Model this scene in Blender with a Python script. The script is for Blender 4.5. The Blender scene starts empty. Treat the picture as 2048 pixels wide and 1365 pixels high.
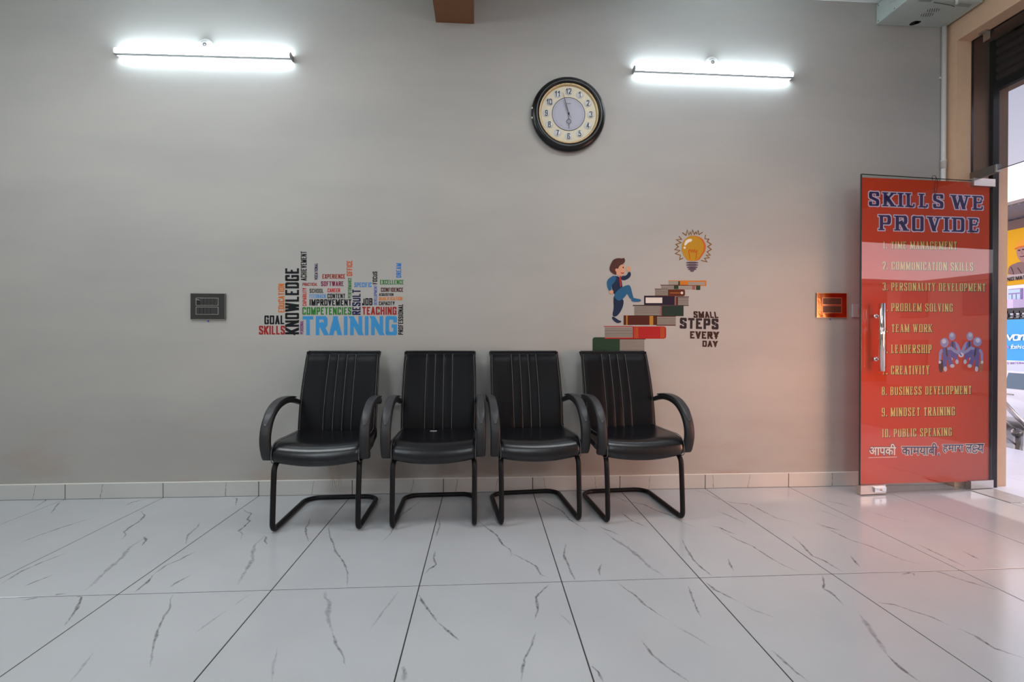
import bpy, math, random
from mathutils import Vector, Matrix
random.seed(7)
PI = math.pi
C = bpy.context.scene.collection

# ---------------------------------------------------------------- camera
F_PX, YAW, PITCH, ROLL = 942.05, .0604, -.0037, .0025
CAM = Vector((0, -3.183, 1.0308))
_cy, _sy, _cp, _sp, _cr, _sr = math.cos(YAW), math.sin(YAW), math.cos(PITCH), math.sin(PITCH), math.cos(ROLL), math.sin(ROLL)
_w = Vector((_sy*_cp, _cy*_cp, _sp)); _r0 = Vector((_cy, -_sy, 0)); _u0 = _r0.cross(_w)
_r = _r0*_cr + _u0*_sr; _u = _u0*_cr - _r0*_sr
cam_d = bpy.data.cameras.new('camera'); cam_d.sensor_width = 36; cam_d.lens = F_PX/2048*36; cam_d.clip_start = .05; cam_d.clip_end = 500
cam = bpy.data.objects.new('camera', cam_d); C.objects.link(cam)
cam.matrix_world = Matrix(((_r.x, _u.x, -_w.x, CAM.x), (_r.y, _u.y, -_w.y, CAM.y), (_r.z, _u.z, -_w.z, CAM.z), (0, 0, 0, 1)))
bpy.context.scene.camera = cam

# ---------------------------------------------------------------- view, sky, large lights
sc = bpy.context.scene
sc.view_settings.view_transform = 'Standard'; sc.view_settings.look = 'None'
sc.view_settings.gamma = 1; sc.view_settings.exposure = 0.0; sc.view_settings.use_curve_mapping = False
W = bpy.data.worlds.new('sky'); sc.world = W; W.use_nodes = True
nt = W.node_tree; nt.nodes.clear()
tc = nt.nodes.new('ShaderNodeTexCoord'); sx = nt.nodes.new('ShaderNodeSeparateXYZ'); nt.links.new(tc.outputs['Generated'], sx.inputs[0])
mr = nt.nodes.new('ShaderNodeMapRange'); mr.inputs['From Min'].default_value = 0; mr.inputs['From Max'].default_value = .6
nt.links.new(sx.outputs['Z'], mr.inputs['Value'])
mx = nt.nodes.new('ShaderNodeMix'); mx.data_type = 'RGBA'; nt.links.new(mr.outputs[0], mx.inputs['Factor'])
mx.inputs[6].default_value = (1.45, 1.27, 1.36, 1); mx.inputs[7].default_value = (.24, .28, .40, 1)
bg = nt.nodes.new('ShaderNodeBackground'); nt.links.new(mx.outputs[2], bg.inputs['Color']); bg.inputs['Strength'].default_value = 2.7
wo = nt.nodes.new('ShaderNodeOutputWorld'); nt.links.new(bg.outputs[0], wo.inputs[0])

def area(name, loc, size, power, color, rot=(0, 0, 0)):
    l = bpy.data.lights.new(name, 'AREA'); l.shape = 'RECTANGLE'; l.size, l.size_y = size; l.energy = power; l.color = color
    o = bpy.data.objects.new(name, l); C.objects.link(o); o.location = loc; o.rotation_euler = rot; return o
CEIL = 3.42
area('ceiling_panel_light', (-1.9, -1.45, CEIL-.05), (1.2, .6), 32, (.94, .98, 1))
area('ceiling_panel_light', (1.3, -1.45, CEIL-.05), (1.2, .6), 25, (.94, .98, 1))
area('ceiling_panel_light', (-1.9, -4.6, CEIL-.05), (1.2, .6), 24, (.95, .98, 1))
area('ceiling_panel_light', (1.3, -4.6, CEIL-.05), (1.2, .6), 24, (.95, .98, 1))

for X_, P_ in ((-2.6, 36), (1.2, 30)): area('fill_light_opposite_wall', (X_, -6.3, 2.75), (1.2, .25), P_, (.84, .93, 1), (math.radians(80), 0, 0))  # unseen fill lamps, added to light the grey wall evenly
area('fill_light_left_wall', (-4.65, -2.6, 2.8), (.25, 1.2), 26, (.84, .93, 1), (0, math.radians(-80), 0))  # one more added fill, brightens the left side
# high sun over the street; added lamp stands in for red-film daylight
sn = bpy.data.lights.new('sun', 'SUN'); sn.energy = 1.5; sn.angle = .02; sn.color = (1, .93, .90)
so = bpy.data.objects.new('sun', sn); C.objects.link(so); so.rotation_euler = Vector((math.cos(.2)*.25, math.sin(.2)*.25, .968)).to_track_quat('Z', 'Y').to_euler()
dl = area('added_red_film_fill', (3.36, -1.66, .80), (.95, 1.2), 17, (1, .50, .32))  # added area lamp for the warm glow on the wall
dl.rotation_euler = Vector((1.80, -1.66, .22)).to_track_quat('Z', 'Y').to_euler(); dl.data.spread = math.radians(92)

# ---------------------------------------------------------------- helpers
def ray(x, y): return _w + _r*((x-1024)/F_PX) - _u*((y-682.5)/F_PX)
def onY(x, y, Y): d = ray(x, y); return CAM + d*((Y-CAM.y)/d.y)
def onX(x, y, X): d = ray(x, y); return CAM + d*((X-CAM.x)/d.x)
def onZ(x, y, Z): d = ray(x, y); return CAM + d*((Z-CAM.z)/d.z)

def props(o, label=None, cat=None, group=None, kind=None):
    if label: o['label'] = label
    if cat: o['category'] = cat
    if group: o['group'] = group
    if kind: o['kind'] = kind
    return o
def empty(name, loc=(0, 0, 0), rz=0, **k):
    o = bpy.data.objects.new(name, None); C.objects.link(o); o.location = loc; o.rotation_euler = (0, 0, rz); o.empty_display_size = .1
    return props(o, **k)

class MB:
    def __init__(s): s.v = []; s.f = []; s.m = []; s.sm = []; s.col = {}
    def add(s, vs, fs, mi=0, smooth=False):
        n = len(s.v); s.v += [tuple(v) for v in vs]
        for f in fs: s.f.append(tuple(n+i for i in f)); s.m.append(mi); s.sm.append(smooth)
        return n
    def box(s, a, b, mi=0, bev=0):
        (x0, y0, z0), (x1, y1, z1) = [(min(p, q)) for p, q in zip(a, b)], [(max(p, q)) for p, q in zip(a, b)]
        if bev <= 0:
            s.add([(x0,y0,z0),(x1,y0,z0),(x1,y1,z0),(x0,y1,z0),(x0,y0,z1),(x1,y0,z1),(x1,y1,z1),(x0,y1,z1)],
                  [(0,3,2,1),(4,5,6,7),(0,1,5,4),(1,2,6,5),(2,3,7,6),(3,0,4,7)], mi)
            return
        B = min(bev, (x1-x0)/2.01, (y1-y0)/2.01, (z1-z0)/2.01)
        vs = []; idx = {}
        for cx in (0, 1):
            for cy in (0, 1):
                for cz in (0, 1):
                    X, Y, Z = (x0, x1)[cx], (y0, y1)[cy], (z0, z1)[cz]
                    dx, dy, dz = (B, -B)[cx], (B, -B)[cy], (B, -B)[cz]
                    for ax, p in enumerate(((X, Y+dy, Z+dz), (X+dx, Y, Z+dz), (X+dx, Y+dy, Z))):
                        idx[(cx, cy, cz, ax)] = len(vs); vs.append(p)
        fs = []
        for c in (0, 1):
            q = [idx[(c,a,b,0)] for a, b in ((0,0),(1,0),(1,1),(0,1))]; fs.append(q if c else q[::-1])
            q = [idx[(a,c,b,1)] for a, b in ((0,0),(0,1),(1,1),(1,0))]; fs.append(q if c else q[::-1])
            q = [idx[(a,b,c,2)] for a, b in ((0,0),(1,0),(1,1),(0,1))]; fs.append(q if c else q[::-1])
        for a in (0, 1):
            for b in (0, 1):
                fs.append([idx[(a,b,0,0)], idx[(a,b,1,0)], idx[(a,b,1,1)], idx[(a,b,0,1)]])
                fs.append([idx[(a,0,b,0)], idx[(a,1,b,0)], idx[(a,1,b,2)], idx[(a,0,b,2)]])
                fs.append([idx[(0,a,b,1)], idx[(1,a,b,1)], idx[(1,a,b,2)], idx[(0,a,b,2)]])
                for c in (0, 1): fs.append([idx[(a,b,c,0)], idx[(a,b,c,1)], idx[(a,b,c,2)]])
        s.add(vs, fs, mi)
    def tube(s, path, r, seg=10, mi=0, caps=True, closed=False, flat=None):
        # sweep a circle (or an ellipse flat=(a,b) whose first axis stays near 'side') along path; r may be a list
        P = [Vector(p) for p in path]; n = len(P); T = []
        for i in range(n):
            a = P[(i-1) % n] if (closed or i > 0) else P[i]; b = P[(i+1) % n] if (closed or i < n-1) else P[i]
            T.append((b-a).normalized())
        ref = Vector((0, 0, 1)) if abs(T[0].z) < .9 else Vector((1, 0, 0))
        N = (ref - T[0]*ref.dot(T[0])).normalized(); rows = []; vs = []
        for i in range(n):
            N = (N - T[i]*N.dot(T[i])).normalized(); B = T[i].cross(N); R = r[i] if isinstance(r, (list, tuple)) else r
            for k in range(seg):
                a = 2*PI*k/seg; vs.append(P[i] + N*(R*math.cos(a)) + B*(R*math.sin(a)))
        fs = []
        for i in range(n if closed else n-1):
            for k in range(seg):
                a, b = i*seg, ((i+1) % n)*seg
                fs.append((a+k, a+(k+1) % seg, b+(k+1) % seg, b+k))
        if caps and not closed: fs += [tuple(range(seg))[::-1], tuple((n-1)*seg+k for k in range(seg))]
        s.add(vs, fs, mi, True)
    def cyl(s, a, b, r, seg=16, mi=0): s.tube([a, b], r, seg, mi)
    def lathe(s, prof, c, seg=48, mi=0, axis='y', smooth=True):
        # prof: (radius, offset) pairs; axis y -> offset runs toward -Y
        vs = []; fs = []; n = len(prof)
        for k in range(seg):
            a = 2*PI*k/seg
            for rr, o in prof:
                if axis == 'y': vs.append((c[0]+rr*math.cos(a), c[1]-o, c[2]+rr*math.sin(a)))
                else: vs.append((c[0]+rr*math.cos(a), c[1]+rr*math.sin(a), c[2]+o))
        for k in range(seg):
            for i in range(n-1):
                a, b = k*n+i, ((k+1) % seg)*n+i; fs.append((a, b, b+1, a+1))
        s.add(vs, fs, mi, smooth)
    def ball(s, c, r, seg=12, mi=0):
        rx, ry, rz = (r, r, r) if not isinstance(r, tuple) else r
        vs = []; fs = []
        for i in range(seg//2+1):
            t = PI*i/(seg//2)
            for k in range(seg):
                a = 2*PI*k/seg; vs.append((c[0]+rx*math.sin(t)*math.cos(a), c[1]+ry*math.sin(t)*math.sin(a), c[2]+rz*math.cos(t)))
        for i in range(seg//2):
            for k in range(seg): fs.append((i*seg+k, (i+1)*seg+k, (i+1)*seg+(k+1) % seg, i*seg+(k+1) % seg))
        s.add(vs, fs, mi, True)
    def build(s, name, mats, parent=None, origin=None, **k):
        me = bpy.data.meshes.new(name)
        if origin is None: origin = parent.location if (parent is not None and parent.type == 'EMPTY' and parent.rotation_euler.z == 0) else Vector((0, 0, 0))
        if parent is not None and parent.type == 'MESH': origin = parent['_o'] if '_o' in parent else (0, 0, 0)   # children of a mesh share its frame
        ox, oy, oz = origin
        me.from_pydata([(x-ox, y-oy, z-oz) for x, y, z in s.v], [], s.f)
        if not isinstance(mats, (list, tuple)): mats = [mats]
        for m in mats: me.materials.append(m)
        me.polygons.foreach_set('material_index', s.m); me.polygons.foreach_set('use_smooth', s.sm)
        if s.col:
            at = me.color_attributes.new('vein', 'FLOAT_COLOR', 'POINT')
            for i in range(len(s.v)):
                c = s.col.get(i, 0.); at.data[i].color = (c, c, c, 1)
        me.update()
        o = bpy.data.objects.new(name, me); C.objects.link(o)
        o['_o'] = tuple(origin)
        if parent is not None: o.parent = parent
        else: o.location = origin
        return props(o, **k)

def fillet(pts, rad, n=6):
    P = [Vector(p) for p in pts]; out = [P[0]]
    for i in range(1, len(P)-1):
        a, b, c = P[i-1], P[i], P[i+1]; R = rad[i-1] if isinstance(rad, (list, tuple)) else rad
        d = min(R, (a-b).length*.48, (c-b).length*.48); p = b+(a-b).normalized()*d; q = b+(c-b).normalized()*d
        for k in range(n+1):
            t = k/n; out.append(p*(1-t)**2 + b*2*t*(1-t) + q*t*t)
    out.append(P[-1]); return out
def crom(pts, n=6):
    P = [Vector(p) for p in pts]; P = [P[0]*2-P[1]]+P+[P[-1]*2-P[-2]]; out = []
    for i in range(1, len(P)-2):
        for k in range(n):
            t = k/n; a, b, c, d = P[i-1], P[i], P[i+1], P[i+2]
            out.append(.5*((2*b)+(c-a)*t+(2*a-5*b+4*c-d)*t*t+(3*b-a-3*c+d)*t**3))
    out.append(P[-2]); return out

# ---------------------------------------------------------------- materials
def lin(c):
    c = [x/255 for x in c]; return tuple((x/12.92 if x <= .04045 else ((x+.055)/1.055)**2.4) for x in c)+(1,)
def mat(name, col, rough=.5, metal=0, noise=0, nscale=20, bump=0, bscale=60, coat=0, emit=None, es=0, spec=.5):
    m = bpy.data.materials.new(name); m.use_nodes = True; t = m.node_tree; b = t.nodes['Principled BSDF']
    if len(col) == 3: col = lin(col)
    b.inputs['Base Color'].default_value = col; b.inputs['Roughness'].default_value = rough; b.inputs['Metallic'].default_value = metal
    b.inputs['Coat Weight'].default_value = coat; b.inputs['Coat Roughness'].default_value = .1; b.inputs['Specular IOR Level'].default_value = spec
    if emit: b.inputs['Emission Color'].default_value = emit; b.inputs['Emission Strength'].default_value = es
    tcn = t.nodes.new('ShaderNodeTexCoord')
    n1 = t.nodes.new('ShaderNodeTexNoise'); n1.inputs['Scale'].default_value = nscale; n1.inputs['Detail'].default_value = 5
    t.links.new(tcn.outputs['Object'], n1.inputs['Vector'])
    mm = t.nodes.new('ShaderNodeMix'); mm.data_type = 'RGBA'; k = noise if noise else .03
    mm.inputs[6].default_value = tuple(c*(1-k) for c in col[:3])+(1,); mm.inputs[7].default_value = tuple(min(1, c*(1+k)) for c in col[:3])+(1,)
    t.links.new(n1.outputs['Fac'], mm.inputs['Factor']); t.links.new(mm.outputs[2], b.inputs['Base Color'])
    if bump:
        n2 = t.nodes.new('ShaderNodeTexNoise'); n2.inputs['Scale'].default_value = bscale; n2.inputs['Detail'].default_value = 6
        t.links.new(tcn.outputs['Object'], n2.inputs['Vector'])
        bp = t.nodes.new('ShaderNodeBump'); bp.inputs['Strength'].default_value = bump; bp.inputs['Distance'].default_value = .01
        t.links.new(n2.outputs['Fac'], bp.inputs['Height']); t.links.new(bp.outputs[0], b.inputs['Normal'])
    return m

def wall_paint():
    m = mat('grey wall paint', (.375, .365, .355, 1), .55, bump=.12, bscale=9)
    t = m.node_tree; b = t.nodes['Principled BSDF']; tcn = t.nodes['Texture Coordinate']
    # broad roller unevenness
    n = t.nodes.new('ShaderNodeTexNoise'); n.inputs['Scale'].default_value = .9; n.inputs['Detail'].default_value = 4; n.inputs['Roughness'].default_value = .55
    mp = t.nodes.new('ShaderNodeMapping'); mp.inputs['Scale'].default_value = (.6, 1, 1.9); t.links.new(tcn.outputs['Object'], mp.inputs[0]); t.links.new(mp.outputs[0], n.inputs['Vector'])
    cr = t.nodes.new('ShaderNodeValToRGB'); cr.color_ramp.elements[0].position = .35; cr.color_ramp.elements[1].position = .65
    cr.color_ramp.elements[0].color = (.345, .333, .312, 1); cr.color_ramp.elements[1].color = (.405, .386, .355, 1)
    t.links.new(n.outputs['Fac'], cr.inputs[0])
    # reddish scuffs close to the skirting
    n2 = t.nodes.new('ShaderNodeTexNoise'); n2.inputs['Scale'].default_value = 3.2; n2.inputs['Detail'].default_value = 6; t.links.new(mp.outputs[0], n2.inputs['Vector'])
    c2 = t.nodes.new('ShaderNodeValToRGB'); c2.color_ramp.elements[0].position = .52; c2.color_ramp.elements[1].position = .75
    c2.color_ramp.elements[0].color = (0, 0, 0, 1); c2.color_ramp.elements[1].color = (1, 1, 1, 1); t.links.new(n2.outputs['Fac'], c2.inputs[0])
    sp = t.nodes.new('ShaderNodeSeparateXYZ'); t.links.new(tcn.outputs['Object'], sp.inputs[0])
    mr = t.nodes.new('ShaderNodeMapRange'); mr.inputs['From Min'].default_value = .1; mr.inputs['From Max'].default_value = .62; mr.inputs['To Min'].default_value = .75; mr.inputs['To Max'].default_value = 0
    t.links.new(sp.outputs['Z'], mr.inputs['Value'])
    mu = t.nodes.new('ShaderNodeMath'); mu.operation = 'MULTIPLY'; t.links.new(c2.outputs[0], mu.inputs[0]); t.links.new(mr.outputs[0], mu.inputs[1])
    mm = t.nodes.new('ShaderNodeMix'); mm.data_type = 'RGBA'; t.links.new(mu.outputs[0], mm.inputs['Factor']); t.links.new(cr.outputs[0], mm.inputs[6]); mm.inputs[7].default_value = (.36, .27, .22, 1)
    t.links.new(mm.outputs[2], b.inputs['Base Color'])
    return m
def marble(name, base=(.70, .71, .72, 1), rough=.1, veincol=(.09, .09, .095, 1)):
    m = mat(name, base, rough)
    t = m.node_tree; b = t.nodes['Principled BSDF']; tcn = t.nodes['Texture Coordinate']
    n = t.nodes.new('ShaderNodeTexNoise'); n.inputs['Scale'].default_value = 2.2; n.inputs['Detail'].default_value = 5
    geo = t.nodes.new('ShaderNodeNewGeometry'); t.links.new(geo.outputs['Position'], n.inputs['Vector'])
    cr = t.nodes.new('ShaderNodeValToRGB'); cr.color_ramp.elements[0].position = .3; cr.color_ramp.elements[1].position = .7
    cr.color_ramp.elements[0].color = tuple(c*.95 for c in base[:3])+(1,); cr.color_ramp.elements[1].color = tuple(min(1, c*1.03) for c in base[:3])+(1,)
    t.links.new(n.outputs['Fac'], cr.inputs[0])
    at = t.nodes.new('ShaderNodeAttribute'); at.attribute_name = 'vein'
    n3 = t.nodes.new('ShaderNodeTexNoise'); n3.inputs['Scale'].default_value = 60; n3.inputs['Detail'].default_value = 4; t.links.new(geo.outputs['Position'], n3.inputs['Vector'])
    c3 = t.nodes.new('ShaderNodeMapRange'); c3.inputs['From Min'].default_value = .3; c3.inputs['From Max'].default_value = .65; c3.inputs['To Min'].default_value = .35; c3.inputs['To Max'].default_value = 1
    t.links.new(n3.outputs['Fac'], c3.inputs['Value'])
    mu = t.nodes.new('ShaderNodeMath'); mu.operation = 'MULTIPLY'; mu.use_clamp = True; t.links.new(at.outputs['Fac'], mu.inputs[0]); t.links.new(c3.outputs[0], mu.inputs[1])
    mm = t.nodes.new('ShaderNodeMix'); mm.data_type = 'RGBA'; t.links.new(mu.outputs[0], mm.inputs['Factor']); t.links.new(cr.outputs[0], mm.inputs[6]); mm.inputs[7].default_value = veincol
    t.links.new(mm.outputs[2], b.inputs['Base Color'])
    return m
def glass_mat(name, tint, rough=.01, ior=1.5):
    m = bpy.data.materials.new(name); m.use_nodes = True; t = m.node_tree; t.nodes.clear()
    o = t.nodes.new('ShaderNodeOutputMaterial'); tr = t.nodes.new('ShaderNodeBsdfTransparent'); tr.inputs[0].default_value = tint
    g = t.nodes.new('ShaderNodeBsdfGlossy'); g.inputs['Roughness'].default_value = rough
    lw = t.nodes.new('ShaderNodeLayerWeight'); lw.inputs['Blend'].default_value = .5
    pw = t.nodes.new('ShaderNodeMath'); pw.operation = 'POWER'; t.links.new(lw.outputs['Facing'], pw.inputs[0]); pw.inputs[1].default_value = 5
    fr = t.nodes.new('ShaderNodeMath'); fr.operation = 'MULTIPLY_ADD'; t.links.new(pw.outputs[0], fr.inputs[0]); fr.inputs[1].default_value = .95; fr.inputs[2].default_value = .045
    mx = t.nodes.new('ShaderNodeMixShader'); t.links.new(fr.outputs[0], mx.inputs[0]); t.links.new(tr.outputs[0], mx.inputs[1]); t.links.new(g.outputs[0], mx.inputs[2])
    t.links.new(mx.outputs[0], o.inputs[0]); return m
def film_mat(name, col, through=.19, transl=.35):
    m = bpy.data.materials.new(name); m.use_nodes = True; t = m.node_tree; t.nodes.clear()
    o = t.nodes.new('ShaderNodeOutputMaterial'); tr = t.nodes.new('ShaderNodeBsdfTransparent'); tr.inputs[0].default_value = (.95, .42, .35, 1)
    d = t.nodes.new('ShaderNodeBsdfDiffuse'); l = t.nodes.new('ShaderNodeBsdfTranslucent')
    n = t.nodes.new('ShaderNodeTexNoise'); n.inputs['Scale'].default_value = 3.; n.inputs['Detail'].default_value = 5
    tcn = t.nodes.new('ShaderNodeTexCoord'); t.links.new(tcn.outputs['Object'], n.inputs['Vector'])
    mm = t.nodes.new('ShaderNodeMix'); mm.data_type = 'RGBA'; t.links.new(n.outputs['Fac'], mm.inputs['Factor'])
    mm.inputs[6].default_value = tuple(c*.92 for c in col[:3])+(1,); mm.inputs[7].default_value = tuple(min(1, c*1.08) for c in col[:3])+(1,)
    t.links.new(mm.outputs[2], d.inputs[0]); t.links.new(mm.outputs[2], l.inputs[0])
    a = t.nodes.new('ShaderNodeMixShader'); a.inputs[0].default_value = transl; t.links.new(d.outputs[0], a.inputs[1]); t.links.new(l.outputs[0], a.inputs[2])
    b = t.nodes.new('ShaderNodeMixShader'); b.inputs[0].default_value = through; t.links.new(a.outputs[0], b.inputs[1]); t.links.new(tr.outputs[0], b.inputs[2])
    t.links.new(b.outputs[0], o.inputs[0]); return m

M = {}
M['wall'] = wall_paint()
M['beam'] = mat('shaded peach beam paint', (.21, .09, .038, 1), .7, noise=.08, bump=.1, bscale=40)  # peach paint darkened: the unlit underside's shade is in the colour
M['ceil'] = mat('white ceiling paint', (.68, .72, .70, 1), .8, bump=.1)
M['peach'] = mat('peach wall paint', (.66, .43, .28, 1), .7, noise=.06, bump=.1, bscale=40)
M['marble'] = marble('polished marble tile', (.48, .49, .505, 1), .16)
M['skirt'] = marble('skirting marble', (.50, .50, .48, 1), .2, (.12, .12, .11, 1))
M['grout'] = mat('dark grout', (.035, .033, .03, 1), .9)
M['caulk'] = mat('pale skirting edge', (.72, .70, .64, 1), .6)
M['leather'] = mat('black leatherette', (.006, .006, .008, 1), .27, noise=.15, nscale=8, bump=.05, bscale=30, spec=.5)
M['leather2'] = mat('black leatherette back', (.004, .004, .0052, 1), .42, noise=.15, nscale=8, bump=.10, bscale=22, spec=.13)
M['plastic'] = mat('black arm plastic', (.012, .012, .013, 1), .5, bump=.05, bscale=300)
M['pad'] = mat('dark grey arm pad', (.034, .034, .038, 1), .42, bump=.08, bscale=200)
M['tube'] = mat('black powder coated tube', (.005, .005, .006, 1), .42, spec=.25)
M['stitch'] = mat('grey stitching thread', (.27, .27, .25, 1), .8)
M['pipe'] = mat('grey piping', (.09, .09, .09, 1), .6)
M['thread'] = mat('torn tan lining', (.42, .33, .22, 1), .9)
M['white'] = mat('white plastic', (.72, .73, .73, 1), .4)
M['offwhite'] = mat('white painted conduit', (.66, .62, .60, 1), .45)
M['black'] = mat('black paint', (.006, .006, .007, 1), .28, spec=.35)
M['dark'] = mat('dark recess', (.01, .01, .01, 1), .8)
M['steel'] = mat('brushed steel', (.55, .53, .50, 1), .28, 1, noise=.05)
M['darksteel'] = mat('dull steel', (.22, .21, .2, 1), .35, 1)
M['chrome'] = mat('chrome', (.75, .75, .75, 1), .08, 1)
M['box'] = mat('grey green enamel', (.42, .47, .43, 1), .45, noise=.05)
M['shutter'] = mat('dark brown shutter steel', (.26, .16, .125, 1), .45, 0, noise=.5, nscale=14, bump=.3, bscale=30)
M['clear'] = glass_mat('clear door glass', (.93, .97, .95, 1))
M['tint'] = glass_mat('tinted transom glass', (.52, .54, .56, 1))
M['glassedge'] = mat('glass edge', (.03, .038, .036, 1), .2)
M['film'] = film_mat('red vinyl film', (.86, .10, .036, 1))

# ---------------------------------------------------------------- room shell
XL, XR, YB = -4.75, 3.303, -6.4
def slab(name, a, b, m, parent=None, bev=0, **k):
    g = MB(); g.box(a, b, 0, bev); c = Vector([(p+q)/2 for p, q in zip(a, b)])
    return g.build(name, m, parent, origin=(c if parent is None else None), **k)
def structure(name, a, b, m, **k):
    g = MB(); g.box(a, b); return g.build(name, m, None, origin=(0, 0, 0), kind='structure', **k)
structure('wall_back', (XL-.1, 0, -.05), (3.69, .2, 3.6), M['wall'], label='grey painted wall behind the row of chairs')
structure('wall_left', (XL-.2, YB, -.05), (XL, 0, 3.6), M['wall'])
structure('wall_front', (XL-.2, YB-.2, -.05), (4.4, YB, 3.6), M['wall'])
structure('ceiling', (XL-.1, YB, CEIL), (XR+.2, .1, CEIL+.15), M['ceil'])
g = MB()   # wall with the shop opening, peach painted
g.box((XR, -.073, -.3), (3.69, .0, 3.13)); g.box((XR, -3.0, 3.13), (3.56, 0, CEIL+.1)); g.box((XR, YB, -.3), (3.69, -3.0, CEIL+.1)); g.box((3.56, -3, 3.3), (3.69, 0, CEIL+.1))
g.build('wall_right', M['peach'], None, origin=(0, 0, 0), kind='structure', label='peach painted door surround and lintel')
g = MB(); g.box((-.322, YB, 3.15), (-.068, 0, CEIL)); g.build('trim_1', M['beam'], None, origin=(0, 0, 0), kind='structure', label='peach ceiling beam ending at the wall, shade put into its colour')

# floor tiles with the veins the photo shows
X0 = -2.6656
VL = [((85,155),(150,152),(190,150),(180,165),(135,195)), ((245,165),(225,185),(205,215)), ((600,155),(530,170),(495,187)),
 ((60,340),(150,305),(250,270),(380,230)), 'D',((560,205),(580,222),(560,245),(520,270),(495,290),(505,300),(485,320)), 'D',((590,308),(575,310),(585,320),(568,345)),
 'W',((575,315),(520,350),(490,390),(430,440),(370,500),(340,525)), ((800,250),(790,270),(760,295),(750,305),(742,340)), ((925,150),(948,155),(943,185)),
 'D',((970,195),(985,210),(1005,215),(990,240),(1000,245),(975,270),(955,285),(970,295),(962,318)), 'D',((1050,305),(1065,310),(1060,325),(1070,340)),
 'W',((1055,310),(1020,340),(1010,375),(1010,400),(980,450),(950,500)), ((785,365),(720,400),(660,425),(615,460)), 'D',((615,460),(590,490),(535,533)), ((765,462),(710,490),(675,513)),
 ((275,370),(170,410),(80,450),(0,500)), ((215,460),(150,485),(95,508)), 'D',((1240,235),(1235,255),(1222,275),(1225,300),(1235,330)),
 ((1330,250),(1315,275),(1320,310),(1335,340),(1340,365),(1375,410),(1390,450),(1390,515)), ((1690,160),(1670,175),(1600,225),(1560,300),(1520,335)),
 ((1755,235),(1760,260),(1745,310)), 'D',((1740,365),(1735,395),(1745,420),(1715,440),(1697,460)), 'D',((1910,245),(1950,275),(1985,300),(2010,340),(2040,360),(2048,385)),
 'D',((80,565),(150,552),(240,538),(275,535)), 'D',((290,535),(310,548),(328,550),(305,600),(280,635),(258,665)), ((695,538),(680,560),(682,590),(655,630),(632,680),(615,740),(600,830)),
 'T',((1000,540),(960,565),(935,585)), 'T',((910,600),(840,650),(780,695)), 'W',((1302,525),(1300,550),(1320,575),(1312,610),(1315,650),(1330,690)), ((1330,690),(1345,740),(1370,780),(1380,820)),
 'T',((1595,525),(1570,560),(1530,610),(1510,640),(1475,685)), 'D',((1672,535),(1690,570),(1720,610),(1750,650)), ((1750,650),(1790,685),(1840,725)), 'T',((375,770),(330,830),(280,890)),
 'T',((1110,755),(1090,840),(1087,890)), 'W',((1600,820),(1618,840),(1618,890)), ((0,885),(25,850))]
VR = [((0,375),(40,395),(95,425),(115,460),(150,475)), 'D',((150,500),(125,520),(95,550),(100,575),(103,600),(92,640)), ((95,690),(80,740),(50,800),(40,850),(38,890)),
 'D',((95,145),(150,180),(200,205),(230,240),(270,265),(305,285)), 'D',((435,210),(480,245),(540,270)), ((345,265),(375,280),(405,290),(435,305)),
 'W',((370,290),(410,320),(460,350),(510,390),(550,430),(600,460),(620,475)), 'D',((215,335),(207,385),(225,420),(235,450),(250,475),(258,493)), ((360,415),(348,440),(352,465)),
 ((400,140),(450,165),(530,180),(580,205),(640,225),(680,250),(745,277)), ((715,118),(780,135),(830,160),(880,172),(950,178),(1000,205),(1060,235),(1120,248),(1165,265)),
 ((820,205),(870,225),(935,255)), 'D',((795,265),(830,272),(870,290),(900,300)), ((830,280),(900,320),(960,345),(1020,385),(1080,420),(1150,450)),
 'D',((680,320),(700,360),(725,400),(760,435),(800,465),(812,477)), ((865,395),(872,420),(888,445)), 'D',((1120,305),(1160,340),(1200,385),(1250,405),(1290,430),(1335,455)),
 'D',((1215,253),(1260,270),(1320,285)), ((1355,385),(1370,405),(1390,428)), ((1220,260),(1290,290),(1350,320),(1430,345),(1500,375),(1560,400),(1640,420)),
 'T',((1210,195),(1270,215),(1340,245)), ((1260,165),(1310,175),(1360,190)), 'T',((1420,205),(1500,230),(1590,250)), ((420,490),(450,515),(490,540),(530,580),(580,615),(620,640)),
 'T',((640,660),(700,690),(750,720),(805,755)), ((705,505),(720,550),(740,600),(757,635)), ((515,720),(560,780),(620,830),(710,890)),
 'D',((770,487),(810,520),(860,545),(910,570)), 'T',((910,570),(960,600),(1060,635)), 'D',((1240,463),(1248,490),(1245,515),(1280,535),(1300,555),(1330,585)),
 'W',((1390,620),(1420,660),(1460,720),(1500,780)), 'D',((1500,780),(1550,830),(1590,860),(1635,890)), ((1450,570),(1530,580),(1600,605),(1680,630),(1750,665)),
 'D',((1785,675),(1850,705),(1930,755),(2048,795)), ((1640,440),(1710,450),(1780,475),(1880,505),(1960,527)), ((1615,335),(1700,375),(1815,430)),
 ((1800,365),(1830,380),(1870,400)), ((1035,760),(1080,800),(1130,845),(1190,890)), ((310,815),(345,850),(365,890)), 'T',((190,615),(215,640),(240,665)), 'D',((1560,460),(1600,450),(1610,465))]
segs = {}
def col_row(x, y): return (math.floor((x-X0)/.6), math.floor(-y/1.2))
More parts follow.
